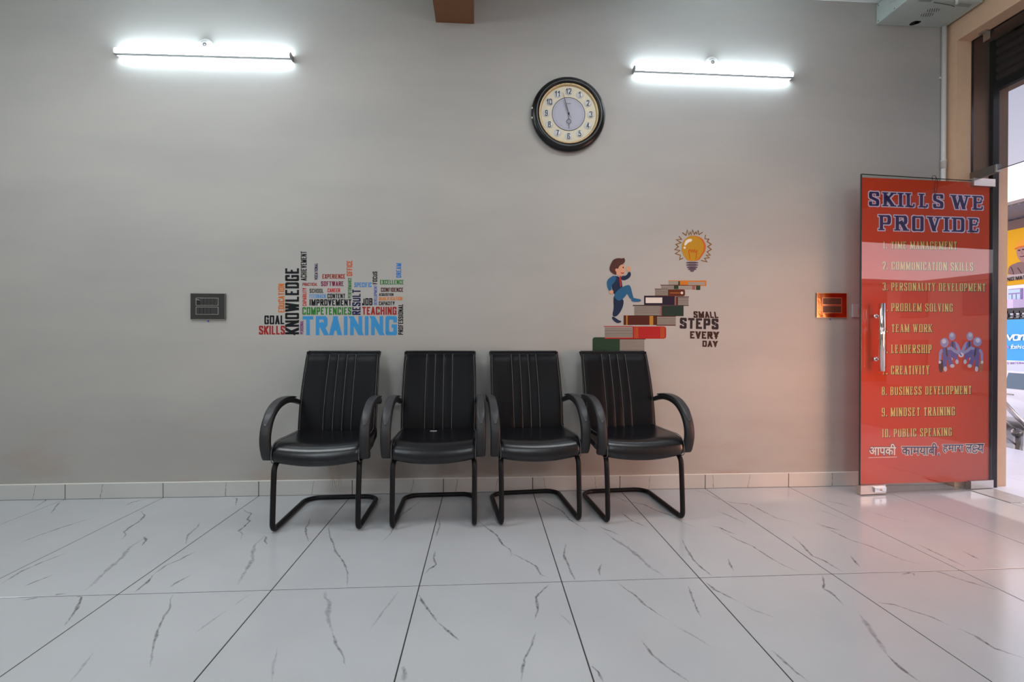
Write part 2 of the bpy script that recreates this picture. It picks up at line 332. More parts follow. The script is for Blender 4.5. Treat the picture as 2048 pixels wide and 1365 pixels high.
def add_vein(path, style):
    # path: floor points; split into ribbons per tile
    wd, dk = {'D': (.0052, 1.0), 'W': (.0090, .6), 'T': (.0042, .42), 'N': (.0045, .88)}[style]
    P = []
    for a, b in zip(path[:-1], path[1:]):
        n = max(2, int((b-a).length/.012))
        d = (b-a); per = Vector((-d.y, d.x, 0)).normalized()
        for k in range(n): P.append(a+d*(k/n)+per*random.uniform(-.0014, .0014))
    P.append(path[-1]); N = len(P); run = []; cur = None
    def flush():
        if cur is not None and len(run) > 2: segs.setdefault(cur, []).append(list(run))
    for i, p in enumerate(P):
        t = i/max(1, N-1); w = wd*(.3+1.0*math.sin(PI*min(1, max(0, t)))**.6)*(1+.45*math.sin(i*.9+len(path))*math.sin(i*.37))
        c = col_row(p.x, p.y); fx = (p.x-X0) % .6; fy = (-p.y) % 1.2
        ok = .006 < fx < .594 and .006 < fy < 1.194
        if c != cur or not ok:
            flush(); run = []; cur = c
        if ok: run.append((p, w, dk*random.uniform(.75, 1.1)*min(1, .35+2.5*min(t, 1-t))))
    flush()
for L, ox in ((VL, 0), (VR, 1024)):
    st = 'N'
    for it in L:
        if isinstance(it, str): st = it; continue
        pts = [onZ(ox+x/2, 920+y/2, 0) for x, y in it]
        add_vein(pts, st); st = 'N'
floor = MB(); floor.box((XL, YB, -.15), (3.40, 0, -.0012))
floor = floor.build('floor', M['grout'], None, origin=(0, 0, 0), kind='structure', label='polished white marble tile floor with dark veins')
def tile_mesh(x0, x1, y0, y1, z0, z1, ribs=()):
    g = MB(); g.box((x0, y0, z0), (x1, y1, z1), 0, .0012)
    for run in ribs:
        vs = []; cs = []
        for i, (p, w, dk) in enumerate(run):
            a = run[max(0, i-1)][0]; b = run[min(len(run)-1, i+1)][0]; d = (b-a); per = Vector((-d.y, d.x, 0))
            if per.length < 1e-7: per = Vector((1, 0, 0))
            per.normalize()
            for s, c in ((-1, 0), (-.3, dk), (.3, dk), (1, 0)):
                q = p+per*(w*s); vs.append((min(x1-.003, max(x0+.003, q.x)), min(y1-.003, max(y0+.003, q.y)), z1+.00012)); cs.append(c)
        fs = []
        for i in range(len(run)-1):
            for k in range(3): fs.append((i*4+k, i*4+k+1, i*4+5+k, i*4+4+k))
        n = g.add(vs, fs)
        for i, c in enumerate(cs): g.col[n+i] = c
    if not g.col: g.col[0] = 0.
    return g
plain = {}
GAP = .0022
for c in range(-4, 10):
    for r in range(0, 6):
        x0, x1 = max(XL+.003, X0+.6*c+GAP), X0+.6*(c+1)-GAP; y1, y0 = -1.2*r-GAP, max(YB+.003, -1.2*(r+1)+GAP)
        if c == 9: pass
        if y1-y0 < .05 or x1-x0 < .05: continue
        rb = segs.get((c, r), [])
        tile_mesh(x0, x1, y0, y1, -.008, 0, rb).build('tile', M['marble'], floor)
tile_mesh(X0+6.0+GAP, 3.398, YB+.003, -.077, -.008, 0).build('threshold_strip', M['marble'], floor)

# skirting: marble tiles along the wall
g = MB(); g.box((XL, -.010, 0), (XR, 0, .098)); base = g.build('baseboard_back', M['grout'], None, origin=(0, 0, 0), kind='structure', label='marble skirting along the grey wall')
sk_v = [(143,1),(411,1.2),(640,2.2),(664,1.5),(905,1.3),(1255,1),(1655,1.3),(1830,1.2),(1990,.8),(2175,1),(2380,.8),(2600,1.2),(2850,1.1),(3000,.9),(3330,1.2)]
for c in range(-4, 10):
    x0, x1 = max(XL, X0+.6*c)+.0022, min(XR-.001, X0+.6*(c+1))-.0022
    if x1-x0 < .05: continue
    g = MB(); g.box((x0, -.0125, .002), (x1, -.002, .0955), 0, .0008)
    for px, s in sk_v:
        p = onY(px/2, 975, -.0126)
        if x0+.02 < p.x < x1-.02:
            vs = []; cs = []; n = 9; xx = p.x; dr = random.uniform(-.02, .012)
            for i in range(n):
                z = .093-.09*i/(n-1); xx = p.x+dr*i/(n-1)+random.uniform(-.002, .002); w = .0035*s*random.uniform(.5, 1.2)
                for q, cc in ((-1, 0), (-.2, .85), (.2, .85), (1, 0)): vs.append((xx+w*q, -.01262, z)); cs.append(cc)
            fs = [(i*4+k, i*4+k+1, i*4+5+k, i*4+4+k) for i in range(n-1) for k in range(3)]
            n0 = g.add(vs, fs)
            for i, cc in enumerate(cs): g.col[n0+i] = cc
    if not g.col: g.col[0] = 0.
    g.build('tile', M['skirt'], base)
g = MB(); g.box((XL, -.0125, .0955), (XR, 0, .1), 0, .001); g.build('edge_strip', M['caulk'], base)
for nm, a, b in (('baseboard_left', (XL, YB, 0), (XL+.012, 0, .1)), ('baseboard_right', (XR-.012, YB, 0), (XR, -3.0, .1))):
    g = MB(); g.box(a, b); g.col[0] = 0.; g.build(nm, M['skirt'], None, origin=(0, 0, 0), kind='structure')

# ---------------------------------------------------------------- stroke alphabet (flat print)
def arc(pts): return ('c', pts)
GL = {
 'A': (1, [[(0,0),(.5,1)],[(.5,1),(1,0)],[(.17,.3),(.83,.3)]]),
 'B': (1, [[(0,0),(0,1)],arc([(0,1),(.6,1),(.98,.97),(.98,.58),(.6,.53),(0,.53)]),arc([(.5,.53),(1,.5),(1,.03),(.6,0),(0,0)])]),
 'C': (1, [arc([(1,.68),(1,.98),(.7,1),(.3,1),(0,.98),(0,.5),(0,.02),(.3,0),(.7,0),(1,.02),(1,.32)])]),
 'D': (1, [[(0,0),(0,1)],arc([(0,1),(.55,1),(1,.97),(1,.5),(1,.03),(.55,0),(0,0)])]),
 'E': (.9, [[(0,0),(0,1)],[(0,1),(1,1)],[(0,.53),(.85,.53)],[(0,0),(1,0)]]),
 'F': (.88, [[(0,0),(0,1)],[(0,1),(1,1)],[(0,.5),(.85,.5)]]),
 'G': (1, [arc([(1,.7),(1,.98),(.7,1),(.3,1),(0,.98),(0,.5),(0,.02),(.3,0),(.7,0),(1,.02),(1,.3)]),[(1,.06),(1,.48)],[(1,.48),(.55,.48)]]),
 'H': (1.03, [[(0,0),(0,1)],[(1,0),(1,1)],[(0,.52),(1,.52)]]),
 'I': (.38, [[(.5,0),(.5,1)]]),
 'J': (.8, [arc([(1,1),(1,.5),(1,.02),(.7,0),(.3,0),(0,.02),(0,.3)])]),
 'K': (1.03, [[(0,0),(0,1)],[(1,1),(.05,.38)],[(.32,.58),(1,0)]]),
 'L': (.85, [[(0,0),(0,1)],[(0,0),(1,0)]]),
 'M': (1.3, [[(0,0),(0,1)],[(0,1),(.5,.12)],[(.5,.12),(1,1)],[(1,1),(1,0)]]),
 'N': (1.05, [[(0,0),(0,1)],[(0,1),(1,0)],[(1,0),(1,1)]]),
 'O': (1.02, [arc([(.5,1),(1,1),(1,.75),(1,.25),(1,0),(.5,0),(0,0),(0,.25),(0,.75),(0,1),(.5,1)])]),
 'P': (.98, [[(0,0),(0,1)],arc([(0,1),(.55,1),(1,.98),(1,.47),(.55,.44),(0,.44)])]),
 'Q': (1.02, [arc([(.5,1),(1,1),(1,.75),(1,.25),(1,0),(.5,0),(0,0),(0,.25),(0,.75),(0,1),(.5,1)]),[(.6,.25),(1.05,-.06)]]),
 'R': (1.02, [[(0,0),(0,1)],arc([(0,1),(.55,1),(1,.98),(1,.51),(.55,.48),(0,.48)]),[(.55,.48),(1,0)]]),
 'S': (.98, [arc([(1,.72),(1,.98),(.7,1),(.3,1),(0,.97),(0,.62),(.3,.56),(.7,.45),(1,.38),(1,.03),(.7,0),(.3,0),(0,.02),(0,.28)])]),
 'T': (.95, [[(.5,0),(.5,1)],[(0,1),(1,1)]]),
 'U': (1.02, [arc([(0,1),(0,.5),(0,.02),(.35,0),(.65,0),(1,.02),(1,.5),(1,1)])]),
 'V': (1, [[(0,1),(.5,0)],[(.5,0),(1,1)]]),
 'W': (1.42, [[(0,1),(.25,0)],[(.25,0),(.5,.95)],[(.5,.95),(.75,0)],[(.75,0),(1,1)]]),
 'X': (1, [[(0,0),(1,1)],[(0,1),(1,0)]]),
 'Y': (1, [[(0,1),(.5,.45)],[(1,1),(.5,.45)],[(.5,.45),(.5,0)]]),
 'Z': (.9, [[(0,1),(1,1)],[(1,1),(0,0)],[(0,0),(1,0)]]),
 '1': (.6, [[(.6,0),(.6,1)],[(.6,1),(.1,.8)]]),
 '2': (.95, [arc([(0,.72),(0,.98),(.4,1),(.7,1),(1,.97),(1,.6),(.6,.35),(0,0)]),[(0,0),(1,0)]]),
 '3': (.95, [arc([(0,.78),(0,1),(.5,1),(1,1),(1,.55),(.4,.54)]),arc([(.4,.54),(1,.53),(1,0),(.5,0),(0,0),(0,.22)])]),
 '4': (1, [[(.75,0),(.75,1)],[(.75,1),(0,.3)],[(0,.3),(1,.3)]]),
 '5': (.95, [[(.95,1),(.1,1)],[(.1,1),(.05,.56)],arc([(.05,.56),(.4,.64),(1,.62),(1,0),(.5,0),(0,0),(0,.22)])]),
 '6': (.98, [arc([(1,.78),(.95,1),(.5,1),(0,.98),(0,.5),(0,0),(.5,0),(1,0),(1,.55),(.5,.58),(.05,.5)])]),
 '7': (.9, [[(0,1),(1,1)],[(1,1),(.3,0)]]),
 '8': (.98, [arc([(.5,1),(1,1),(.95,.55),(.5,.54),(.05,.55),(0,1),(.5,1)]),arc([(.5,.54),(1,.53),(1,0),(.5,0),(0,0),(0,.53),(.5,.54)])]),
 '9': (.98, [arc([(0,.2),(.05,0),(.5,0),(1,.02),(1,.5),(1,1),(.5,1),(0,1),(0,.45),(.5,.42),(.95,.5)])]),
 '0': (.98, [arc([(.5,1),(1,1),(1,.75),(1,.25),(1,0),(.5,0),(0,0),(0,.25),(0,.75),(0,1),(.5,1)])]),
 '.': (.28, [[(.5,0),(.5,.1)]]), ',': (.28, [[(.6,.08),(.3,-.15)]]), ' ': (.45, []),
}
def chaikin(P, n=2):
    for _ in range(n):
        closed = P[0] == P[-1]; Q = [] if closed else [P[0]]
        for a, b in zip(P[:-1], P[1:]):
            Q += [(a[0]*.75+b[0]*.25, a[1]*.75+b[1]*.25), (a[0]*.25+b[0]*.75, a[1]*.25+b[1]*.75)]
        Q.append(Q[0] if closed else P[-1]); P = Q
    return P
def ribbon(P, hx, hy, ext=0):
    """outline quads of a polyline with pen half widths hx (vertical strokes) / hy (horizontal strokes)"""
    closed = len(P) > 3 and abs(P[0][0]-P[-1][0])+abs(P[0][1]-P[-1][1]) < 1e-9
    P = [Vector((p[0], p[1])) for p in P]
    Q = [P[0]]
    for p in P[1:]:
        if (p-Q[-1]).length > 1e-7: Q.append(p)
    P = Q
    if closed: P = P[:-1] if (P[0]-P[-1]).length < 1e-7 else P
    n = len(P)
    if n < 2: return [], []
    if not closed and ext:
        P[0] = P[0]-(P[1]-P[0]).normalized()*ext; P[-1] = P[-1]+(P[-1]-P[-2]).normalized()*ext
    D = []
    for i in range(n if closed else n-1):
        d = (P[(i+1) % n]-P[i]).normalized(); D.append((d, hx*abs(d.y)+hy*abs(d.x)))
    vs = []
    for i in range(n):
        if closed: (d0, h0), (d1, h1) = D[i-1], D[i]
        else: (d0, h0), (d1, h1) = D[max(0, i-1)], D[min(len(D)-1, i)]
        n0, n1 = Vector((-d0.y, d0.x)), Vector((-d1.y, d1.x)); m = (n0+n1)
        if m.length < .5: m = n1*1
        m.normalize(); k = max(.45, m.dot(n1)); h = (h0+h1)/2/k
        vs += [P[i]+m*h, P[i]-m*h]
    fs = [(2*i, 2*i+1, 2*((i+1) % n)+1, 2*((i+1) % n)) for i in range(n if closed else n-1)]
    return vs, fs
def lift(g, vs, fs, mi, nn=None, base=0.):
    for i, f in enumerate(fs):
        P = [Vector(vs[j]) for j in f]; d = nn if nn is not None else (CAM-P[0]).normalized()
        g.add([p+d*(base+(i % 3)*1.3e-5) for p in P], [tuple(range(len(P)))], mi)
def clip_y(P, lo, hi):
    for s_, lim in ((1, lo), (-1, hi)):
        Q = []
        for a, b in zip(P, P[1:]+P[:1]):
            ia, ib = s_*(a.y-lim) >= -1e-9, s_*(b.y-lim) >= -1e-9
            if ia: Q.append(a)
            if ia != ib: t = (lim-a.y)/(b.y-a.y); Q.append(a+(b-a)*t)
        P = Q
        if len(P) < 3: return []
    return P
def word_strokes(text, Wd, H, style='sans', tk=None):
    """-> list of (verts, faces) laid out in a Wd x H box; returns function emit(margin)"""
    rel = [GL[c][0] for c in text]; gap = {'sans': .2, 'sten': .2, 'serif': .30}[style]
    tot = sum(rel)+gap*(len(text)-1); unit = Wd/tot
    t = tk*H if tk else min((.24 if style == 'sten' else .2)*H, .36*unit) if style != 'serif' else min(.17*H, .34*unit)
    hx, hy = (t/2, t/2*.92) if style != 'serif' else (t/2, t*.25)
    items = []; x = 0
    for c, r in zip(text, rel):
        w = unit*r
        for st in GL[c][1]:
            cur = isinstance(st, tuple); P = chaikin(st[1]) if cur else st
            ix, iy = hx, hy
            if style == 'serif': ix = hx*1.3
            Q = [(x+ix+p[0]*(w-2*ix), iy+p[1]*(H-2*iy)) for p in P]
            if c == 'I' or c in '.': Q = [(x+w/2, q[1]) for q in Q]
            if not cur: 
                # flat ends reach the cap line
                a, b = Vector(Q[0]), Vector(Q[-1]); d = (b-a).normalized()
                if abs(d.y) > .5: Q = [tuple(a-d*iy), tuple(b+d*iy)]
                elif style != 'serif': Q = [tuple(a-d*(hx if P[0][0] == 0 else 0)), tuple(b+d*(hx*.9 if P[-1][0] == 1 else 0))]
            if style == 'sten' and c == 'S':
                k = len(Q)//2
                items.append((Q[:k+1], hx, hy)); a, b = Vector(Q[k]), Vector(Q[k+1]); Q2 = [tuple(a+(b-a)*.45)]+Q[k+1:]; items.append((Q2, hx, hy)); continue
            hxx = hx
            if style == 'serif' and not cur:
                dx, dy = Q[1][0]-Q[0][0], Q[1][1]-Q[0][1]
                if abs(dx) > .05*w and abs(dy) > .2*H and dx*dy > 0: hxx = hx*.45
                for e, o in ((0, 1), (1, 0)):
                    px, py = P[e if e == 0 else -1]
                    if abs(dy) > .5*abs(dx) and py in (0, 1) and c not in '.,' and not (c in 'VWM' and py in (0, .12) and c != 'M'):
                        yy = hy*.8 if py == 0 else H-hy*.8; s = hx*1.9
                        items.append(([(Q[e][0]-s, yy), (Q[e][0]+s, yy)], hy*.8, hy*.8))
                    if abs(dy) <= .5*abs(dx) and px > .8 and c in 'EFLTZ': 
                        sg = -1 if py > .8 else 1; items.append(([(Q[e][0], Q[e][1]), (Q[e][0], Q[e][1]+sg*H*.2)], hy, hy))
                    if c == 'T' and px == 0: items.append(([(Q[e][0], Q[e][1]), (Q[e][0], Q[e][1]-H*.2)], hy, hy))
            items.append((Q, hxx, hy))
        x += w+gap*unit
    def emit(mg=0):
        out = []
        for q, a, b in items:
            diag = len(q) == 2 and abs(q[0][0]-q[1][0]) > .04*H and abs(q[0][1]-q[1][1]) > .2*H
            vs, fs = ribbon(q, a+mg, b+mg, mg+(a*1.2 if diag else 0))
            if diag:
                P = clip_y([vs[j] for j in fs[0]], -mg, H+mg) if fs else []
                vs, fs = P, ([tuple(range(len(P)))] if P else [])
            out.append((vs, fs))
        return out
    return emit
def put_word(g, text, quad, tomap, style='sans', mi=0, margin=0, vert=False, tk=None, shift=(0, 0)):
    """quad: TL, TR, BR, BL in photo pixels; tomap maps a pixel onto the real surface"""
    TL, TR, BR, BL = [Vector(q) for q in quad]
    Wd = ((TR-TL).length+(BR-BL).length)/2; H = ((TL-BL).length+(TR-BR).length)/2
    if vert: Wd, H = H, Wd
    p0, p1, p2 = tomap(*TL), tomap(*TR), tomap(*BL); nn = (p1-p0).cross(p2-p0).normalized()
    if nn.dot(CAM-p0) < 0: nn = -nn
    for wi, (vs, fs) in enumerate(word_strokes(text, Wd, H, style, tk)(margin)):
        out = []
        for v in vs:
            a, b = (v.x+shift[0])/Wd, (v.y+shift[1])/H
            if vert: a, b = 1-b, a      # read from bottom to top: baseline on the right
            if vert: p = BL+(BR-BL)*a + (TL-BL+(TR-TL-BR+BL)*a)*b
            else: p = BL+(BR-BL)*a + (TL-BL+(TR-TL-BR+BL)*a)*b
            out.append(tomap(p.x, p.y))
        lift(g, out, fs, mi, nn, (wi % 4)*4e-5)   # strokes lie over one another, never coplanar
def wallmap(k): return lambda x, y: onY(x, y, -.0006-.0005*k)
def dec(name, col): return mat(name, col, .7, spec=.2)

# ---------------------------------------------------------------- word cloud decal
cc = {'k': (22,22,26), 'or': (190,100,40), 'vio': (45,35,75), 'exp': (140,45,28), 'off': (190,80,32), 'dr': (150,40,38), 'sw': (120,35,70), 'bl': (62,125,180),
      'dm': (55,115,185), 'gr': (45,115,45), 'rd': (180,40,38), 'gy': (62,60,60), 'fb': (75,135,185), 'dv': (75,95,165), 'mar': (80,28,28), 'nv': (32,34,72),
      'te': (150,38,32), 'tr': (58,140,195), 'pp': (120,40,110), 'qu': (200,120,48)}
cm = {k: dec('decal ink '+k, v) for k, v in cc.items()}
words = [('KNOWLEDGE',1,424,342,590,1140,'k'),('ACHIEVEMENT',1,612,138,682,492,'k'),('EDUCATION',1,340,530,415,875,'or'),('VOCATIONAL',1,778,282,816,480,'vio'),
 ('EXPERIENCE',0,872,414,1147,468,'exp'),('OFFICE',1,1165,250,1232,436,'off'),('PRACTICAL',0,632,518,812,555,'dr'),('SOFTWARE',0,855,500,1127,558,'sw'),
 ('SPECIFIC',0,1257,515,1465,571,'bl'),('FOCUS',1,1478,382,1533,535,'k'),('EXCELLENCE',0,1566,483,1852,538,'gr'),('DREAM',1,1762,283,1822,457,'dm'),
 ('PERFORMANCE',1,1180,455,1222,705,'gr'),('CAPABILITY',1,633,580,680,797,'rd'),('SCHOOL',0,717,590,885,640,'gy'),('CAREER',0,935,585,1085,632,'rd'),
 ('FEEDBACK',0,717,657,915,702,'fb'),('CONTENT',0,933,650,1147,705,'k'),('DEVELOPMENT',1,1493,548,1530,787,'dv'),('CONFIDENCE',0,1578,576,1846,627,'mar'),
 ('ACQUISITION',0,1554,643,1728,676,'k'),('QUALIFICATION',0,1553,687,1836,730,'qu'),('CAPACITY',0,1553,743,1742,788,'k'),('IMPROVEMENT',0,717,717,1222,793,'k'),
 ('RESULT',1,1232,598,1332,905,'nv'),('JOB',0,1350,703,1475,790,'k'),('COMPETENCIES',0,630,812,1222,903,'gr'),('TEACHING',0,1352,808,1765,903,'te'),
 ('PROFESSIONAL',1,1787,775,1845,1145,'k'),('TRAINING',0,633,920,1770,1150,'tr'),('GOAL',0,173,912,413,1018,'k'),('SKILLS',0,108,1036,420,1142,'te'),('PERSONAL',1,603,973,643,1138,'pp')]
e = empty('word_cloud_decal', onY(660, 600, 0), label='wall decal of stacked coloured words about training and knowledge', cat='wall decal')
for w, v, x0, y0, x1, y1, c in words:
    g = MB(); s = 2048/340; a = (500+x0/s, 480+y0/s); b = (500+x1/s, 480+y1/s)
    put_word(g, w, (a, (b[0], a[1]), b, (a[0], b[1])), wallmap(0), vert=bool(v), tk=(.19 if w == 'TRAINING' else None))
    g.build('word', cm[c], e, label='word %s in the cloud' % w)

# ---------------------------------------------------------------- books, climber and bulb decal
S2 = 4.875
def px2(x, y): return (1160+x/S2, 440+y/S2)
def poly(g, pts, mi, k, conv=px2, tomap=wallmap):
    f = tomap(k); vs = [f(*conv(x, y)) for x, y in pts]; lift(g, vs, [tuple(range(len(vs)))], mi, None, (len(g.f) % 30)*8e-6)
def spoly(g, pts, mi, k, n=2, conv=px2, tomap=wallmap):
    P = [Vector((a, b, 0)) for a, b in pts]; P = P+[P[0]]; Q = [(p.x, p.y) for p in P]; Q = chaikin(Q, n)[:-1]; poly(g, Q, mi, k, conv, tomap)
def stroke(g, pts, w, mi, k, conv=px2, tomap=wallmap, closed=False):
    vs, fs = ribbon(pts, w/2, w/2, 0); f = tomap(k); lift(g, [f(*conv(v.x, v.y)) for v in vs], fs, mi, None, (len(g.f) % 30)*8e-6)
def disc(g, cx, cy, rx, ry, mi, k, conv=px2, tomap=wallmap, n=24):
    poly(g, [(cx+rx*math.cos(2*PI*i/n), cy+ry*math.sin(2*PI*i/n)) for i in range(n)], mi, k, conv, tomap)
e = empty('book_stair_decal', onY(1310, 600, 0), label='wall decal of a suited cartoon man climbing stacked books to a light bulb', cat='wall decal')
I = [dec('print %d' % i, c) for i, c in enumerate([(38,62,44),(150,142,132),(70,60,58),(165,36,36),(200,120,60),(78,34,24),(175,125,45),(36,52,44),(38,30,46),(140,90,85),(92,44,26),(195,115,40),(190,60,55),(215,205,195)])]
GRN, PAGE, LINE, RED, GLD, BRN, YEL, DGR, NAVY, ROSE, BR2, ORG, RD2, WHT = range(14)
def rrect(g, x0, y0, x1, y1, r, corners, mi, k):
    P = []
    for nm, cx_, cy_, a0 in (('tl', x0, y0, PI), ('tr', x1, y0, 1.5*PI), ('br', x1, y1, 0), ('bl', x0, y1, .5*PI)):
        if nm in corners:
            ox_, oy_ = cx_+(r if 'l' in nm else -r), cy_+(r if 't' in nm else -r)
            P += [(ox_+r*math.cos(a0+i*PI/10), oy_+r*math.sin(a0+i*PI/10)) for i in range(6)]
        else: P.append((cx_, cy_))
    poly(g, P, mi, k)
def rect(g, x0, y0, x1, y1, mi, k): poly(g, [(x0, y1), (x1, y1), (x1, y0), (x0, y0)], mi, k)
def pages(g, x0, y0, x1, y1, n, k=1):
    rect(g, x0, y0, x1, y1, PAGE, k)
    for i in range(1, n): y = y0+(y1-y0)*i/n; rect(g, x0, y-1.6, x1, y+1.6, LINE, k+1)
def book(fn, lab):
    g = MB(); fn(g); g.build('book', I, e, label=lab)
book(lambda g: (rrect(g, 122, 1146, 392, 1310, 24, ('tl',), GRN, 0), rect(g,388,1160,640,1168,BRN,1), pages(g,388,1168,628,1300,11), rect(g,388,1286,638,1300,LINE,3)), 'green book at the foot of the stair')
book(lambda g: (rrect(g, 510, 1040, 840, 1160, 24, ('tr', 'br'), RED, 1), rect(g,232,1036,515,1043,RED,1), rect(g,242,1148,515,1160,RED,1), pages(g,242,1046,514,1148,9), [rect(g,x,1046,x+4,1154,GLD,3) for x in (533,547,561,788,802,816)]), 'red book with gold bands')
book(lambda g: (rect(g,425,932,752,1026,BRN,0), rect(g,450,932,463,1026,YEL,1), rect(g,678,936,714,1026,YEL,1), pages(g,752,948,934,1022,7), rect(g,745,938,934,946,BRN,1), rect(g,745,1022,934,1032,BRN,1)), 'brown book with yellow bands')
book(lambda g: (rect(g,795,842,1010,940,DGR,0), rect(g,515,830,1010,842,LINE,0), pages(g,530,842,782,930,9), rect(g,782,842,797,934,ROSE,3), rect(g,530,930,797,937,LINE,2)), 'dark green book')
book(lambda g: (rect(g,625,740,925,832,NAVY,0), rect(g,640,758,802,812,WHT,1), rect(g,922,748,938,832,ROSE,1), rect(g,938,748,955,832,BRN,1), pages(g,955,756,1058,830,7), rect(g,938,748,1062,757,LINE,3), rect(g,938,830,1060,838,LINE,3)), 'navy book with white label')
book(lambda g: (rrect(g, 855, 678, 1024, 745, 18, ('tr', 'br'), BR2, 1), rect(g,730,672,860,680,BRN,1), pages(g,732,680,858,738,6), rect(g,730,737,860,745,BRN,1), rect(g,878,711,985,716,GLD,2), disc(g,994,713,12,13,WHT,3)), 'brown book with round clasp')
book(lambda g: (rect(g,785,634,1173,642,BRN,1), pages(g,792,642,916,676,3), rect(g,916,642,960,676,GRN,1), rect(g,960,644,1098,680,PAGE,0), rect(g,1098,644,1108,682,RED,1), rect(g,1113,644,1122,682,RED,1), rect(g,1131,644,1173,684,GRN,1)), 'thin green and white book')
book(lambda g: (rect(g,862,592,1232,598,ORG,1), rect(g,862,598,960,634,PAGE,0), rect(g,958,598,974,634,GRN,1), rect(g,974,598,1052,636,ORG,1), rect(g,1052,598,1232,646,ORG,0), rect(g,1054,606,1218,638,PAGE,1)), 'thin orange book on top')
# climber
PC = [dec('climber %d' % i, c) for i, c in enumerate([(80,48,44),(205,150,120),(40,92,128),(30,44,68),(165,40,50),(215,205,195),(40,25,25)])]
HAIR, SKIN, BLUE, NVY, TIE, LT, INK = range(7)
g = MB()
spoly(g, [(330,730),(425,770),(425,830),(395,900),(352,948),(312,938),(330,860),(325,790)], NVY, 1)           # standing leg
spoly(g, [(318,940),(345,955),(385,985),(402,982),(402,1002),(358,1010),(308,965)], NVY, 2)                    # shoe
spoly(g, [(300,550),(345,545),(400,560),(415,650),(420,740),(325,735),(308,640)], NVY, 2)                     # torso
spoly(g, [(400,548),(455,545),(470,508),(496,508),(496,555),(440,592),(400,585)], NVY, 3)                      # far arm
spoly(g, [(455,468),(463,448),(488,450),(496,480),(494,506),(468,508),(455,485)], SKIN, 3)                     # hand at brow
spoly(g, [(312,548),(360,552),(345,600),(306,640),(308,690),(280,695),(262,640),(262,590)], BLUE, 4)           # near arm
spoly(g, [(285,692),(318,682),(330,705),(310,730),(285,715)], SKIN, 4)                                         # near hand
spoly(g, [(330,735),(380,670),(470,630),(495,650),(515,740),(525,765),(490,778),(462,712),(440,750),(390,795),(345,775)], BLUE, 4)  # raised leg
spoly(g, [(498,775),(525,760),(550,768),(595,775),(595,800),(505,800)], BLUE, 5)                               # raised shoe
poly(g, [(382,550),(400,548),(404,640),(392,660),(384,600)], TIE, 5)
poly(g, [(372,548),(384,550),(388,562)], LT, 5)
spoly(g, [(345,480),(375,440),(420,435),(440,450),(440,520),(410,545),(375,545),(348,525)], SKIN, 4)           # face
spoly(g, [(288,470),(300,430),(325,385),(372,372),(412,378),(430,368),(442,395),(430,425),(385,445),(372,478),(350,480),(358,540),(325,528),(292,500)], HAIR, 5)  # hair
disc(g, 356, 490, 12, 16, SKIN, 6); disc(g, 421, 464, 5, 8, INK, 6); stroke(g, [(398,515),(412,522),(428,515)], 6, TIE, 6)
g.build('climbing_figure', PC, e, label='cartoon man in blue suit and red tie')
# bulb
BC = [dec('bulb print %d' % i, c) for i, c in enumerate([(178,132,34),(196,92,34),(120,82,30),(80,66,82),(218,210,200),(190,60,20)])]
g = MB()
spoly(g, [(1050,402),(1028,372),(1000,330),(988,280),(1000,210),(1060,158),(1120,152),(1190,175),(1228,240),(1225,300),(1190,350),(1155,402)], 1, 1)
spoly(g, [(1050,402),(1030,372),(1002,330),(990,280),(1002,212),(1060,160),(1115,156),(1175,180),(1208,240),(1205,300),(1175,350),(1142,402)], 0, 2)
spoly(g, [(1015,240),(1030,200),(1070,182),(1095,190),(1090,212),(1055,220),(1035,245),(1022,255)], 4, 3); disc(g, 1020, 272, 11, 11, 4, 3)
stroke(g, [(1072,385),(1060,300),(1075,290),(1085,318),(1095,290),(1105,318),(1115,290),(1125,318),(1142,295),(1128,385)], 5, 5, 3)
for y, wd in ((418, 58), (440, 58), (462, 52), (480, 40)): spoly(g, [(1094-wd, y-8), (1094+wd, y-8), (1094+wd, y+9), (1094-wd, y+9)], 3, 2, 1)
spoly(g, [(1065,492),(1120,492),(1105,506),(1080,506)], 3, 2, 1)
for z in ([(998,125),(1035,152),(1045,98),(1062,148),(1075,118),(1085,145),(1098,98),(1115,142),(1130,118),(1140,140),(1152,100),(1160,145),(1196,120)],
          [(965,160),(990,190),(940,195),(985,222),(935,240),(960,262),(925,290),(975,300),(930,330),(980,345),(972,388),(1008,372)],
          [(1225,145),(1218,185),(1258,188),(1240,212),(1280,238),(1245,262),(1280,288),(1240,312),(1270,345),(1230,345),(1262,370),(1215,375),(1238,410),(1180,395)]):
    stroke(g, z, 6.5, 2, 1)
g.build('light_bulb', BC, e, label='yellow light bulb with zigzag rays')
sl = dec('slogan ink', (48, 38, 42)); sl2 = dec('slogan ink brown', (58, 34, 28))
for w, q, m in (('SMALL', ((1107,892),(1340,897),(1352,960),(1107,955)), sl2), ('STEPS', ((975,955),(1350,965),(1350,1070),(972,1060)), sl), ('EVERY', ((1073,1086),(1352,1092),(1352,1164),(1073,1158)), sl2), ('DAY', ((1194,1178),(1340,1182),(1340,1243),(1194,1238)), sl2)):
    g = MB(); put_word(g, w, [px2(*p) for p in q], wallmap(0), 'sten'); g.build('word', m, e, label='stencilled word %s' % w)
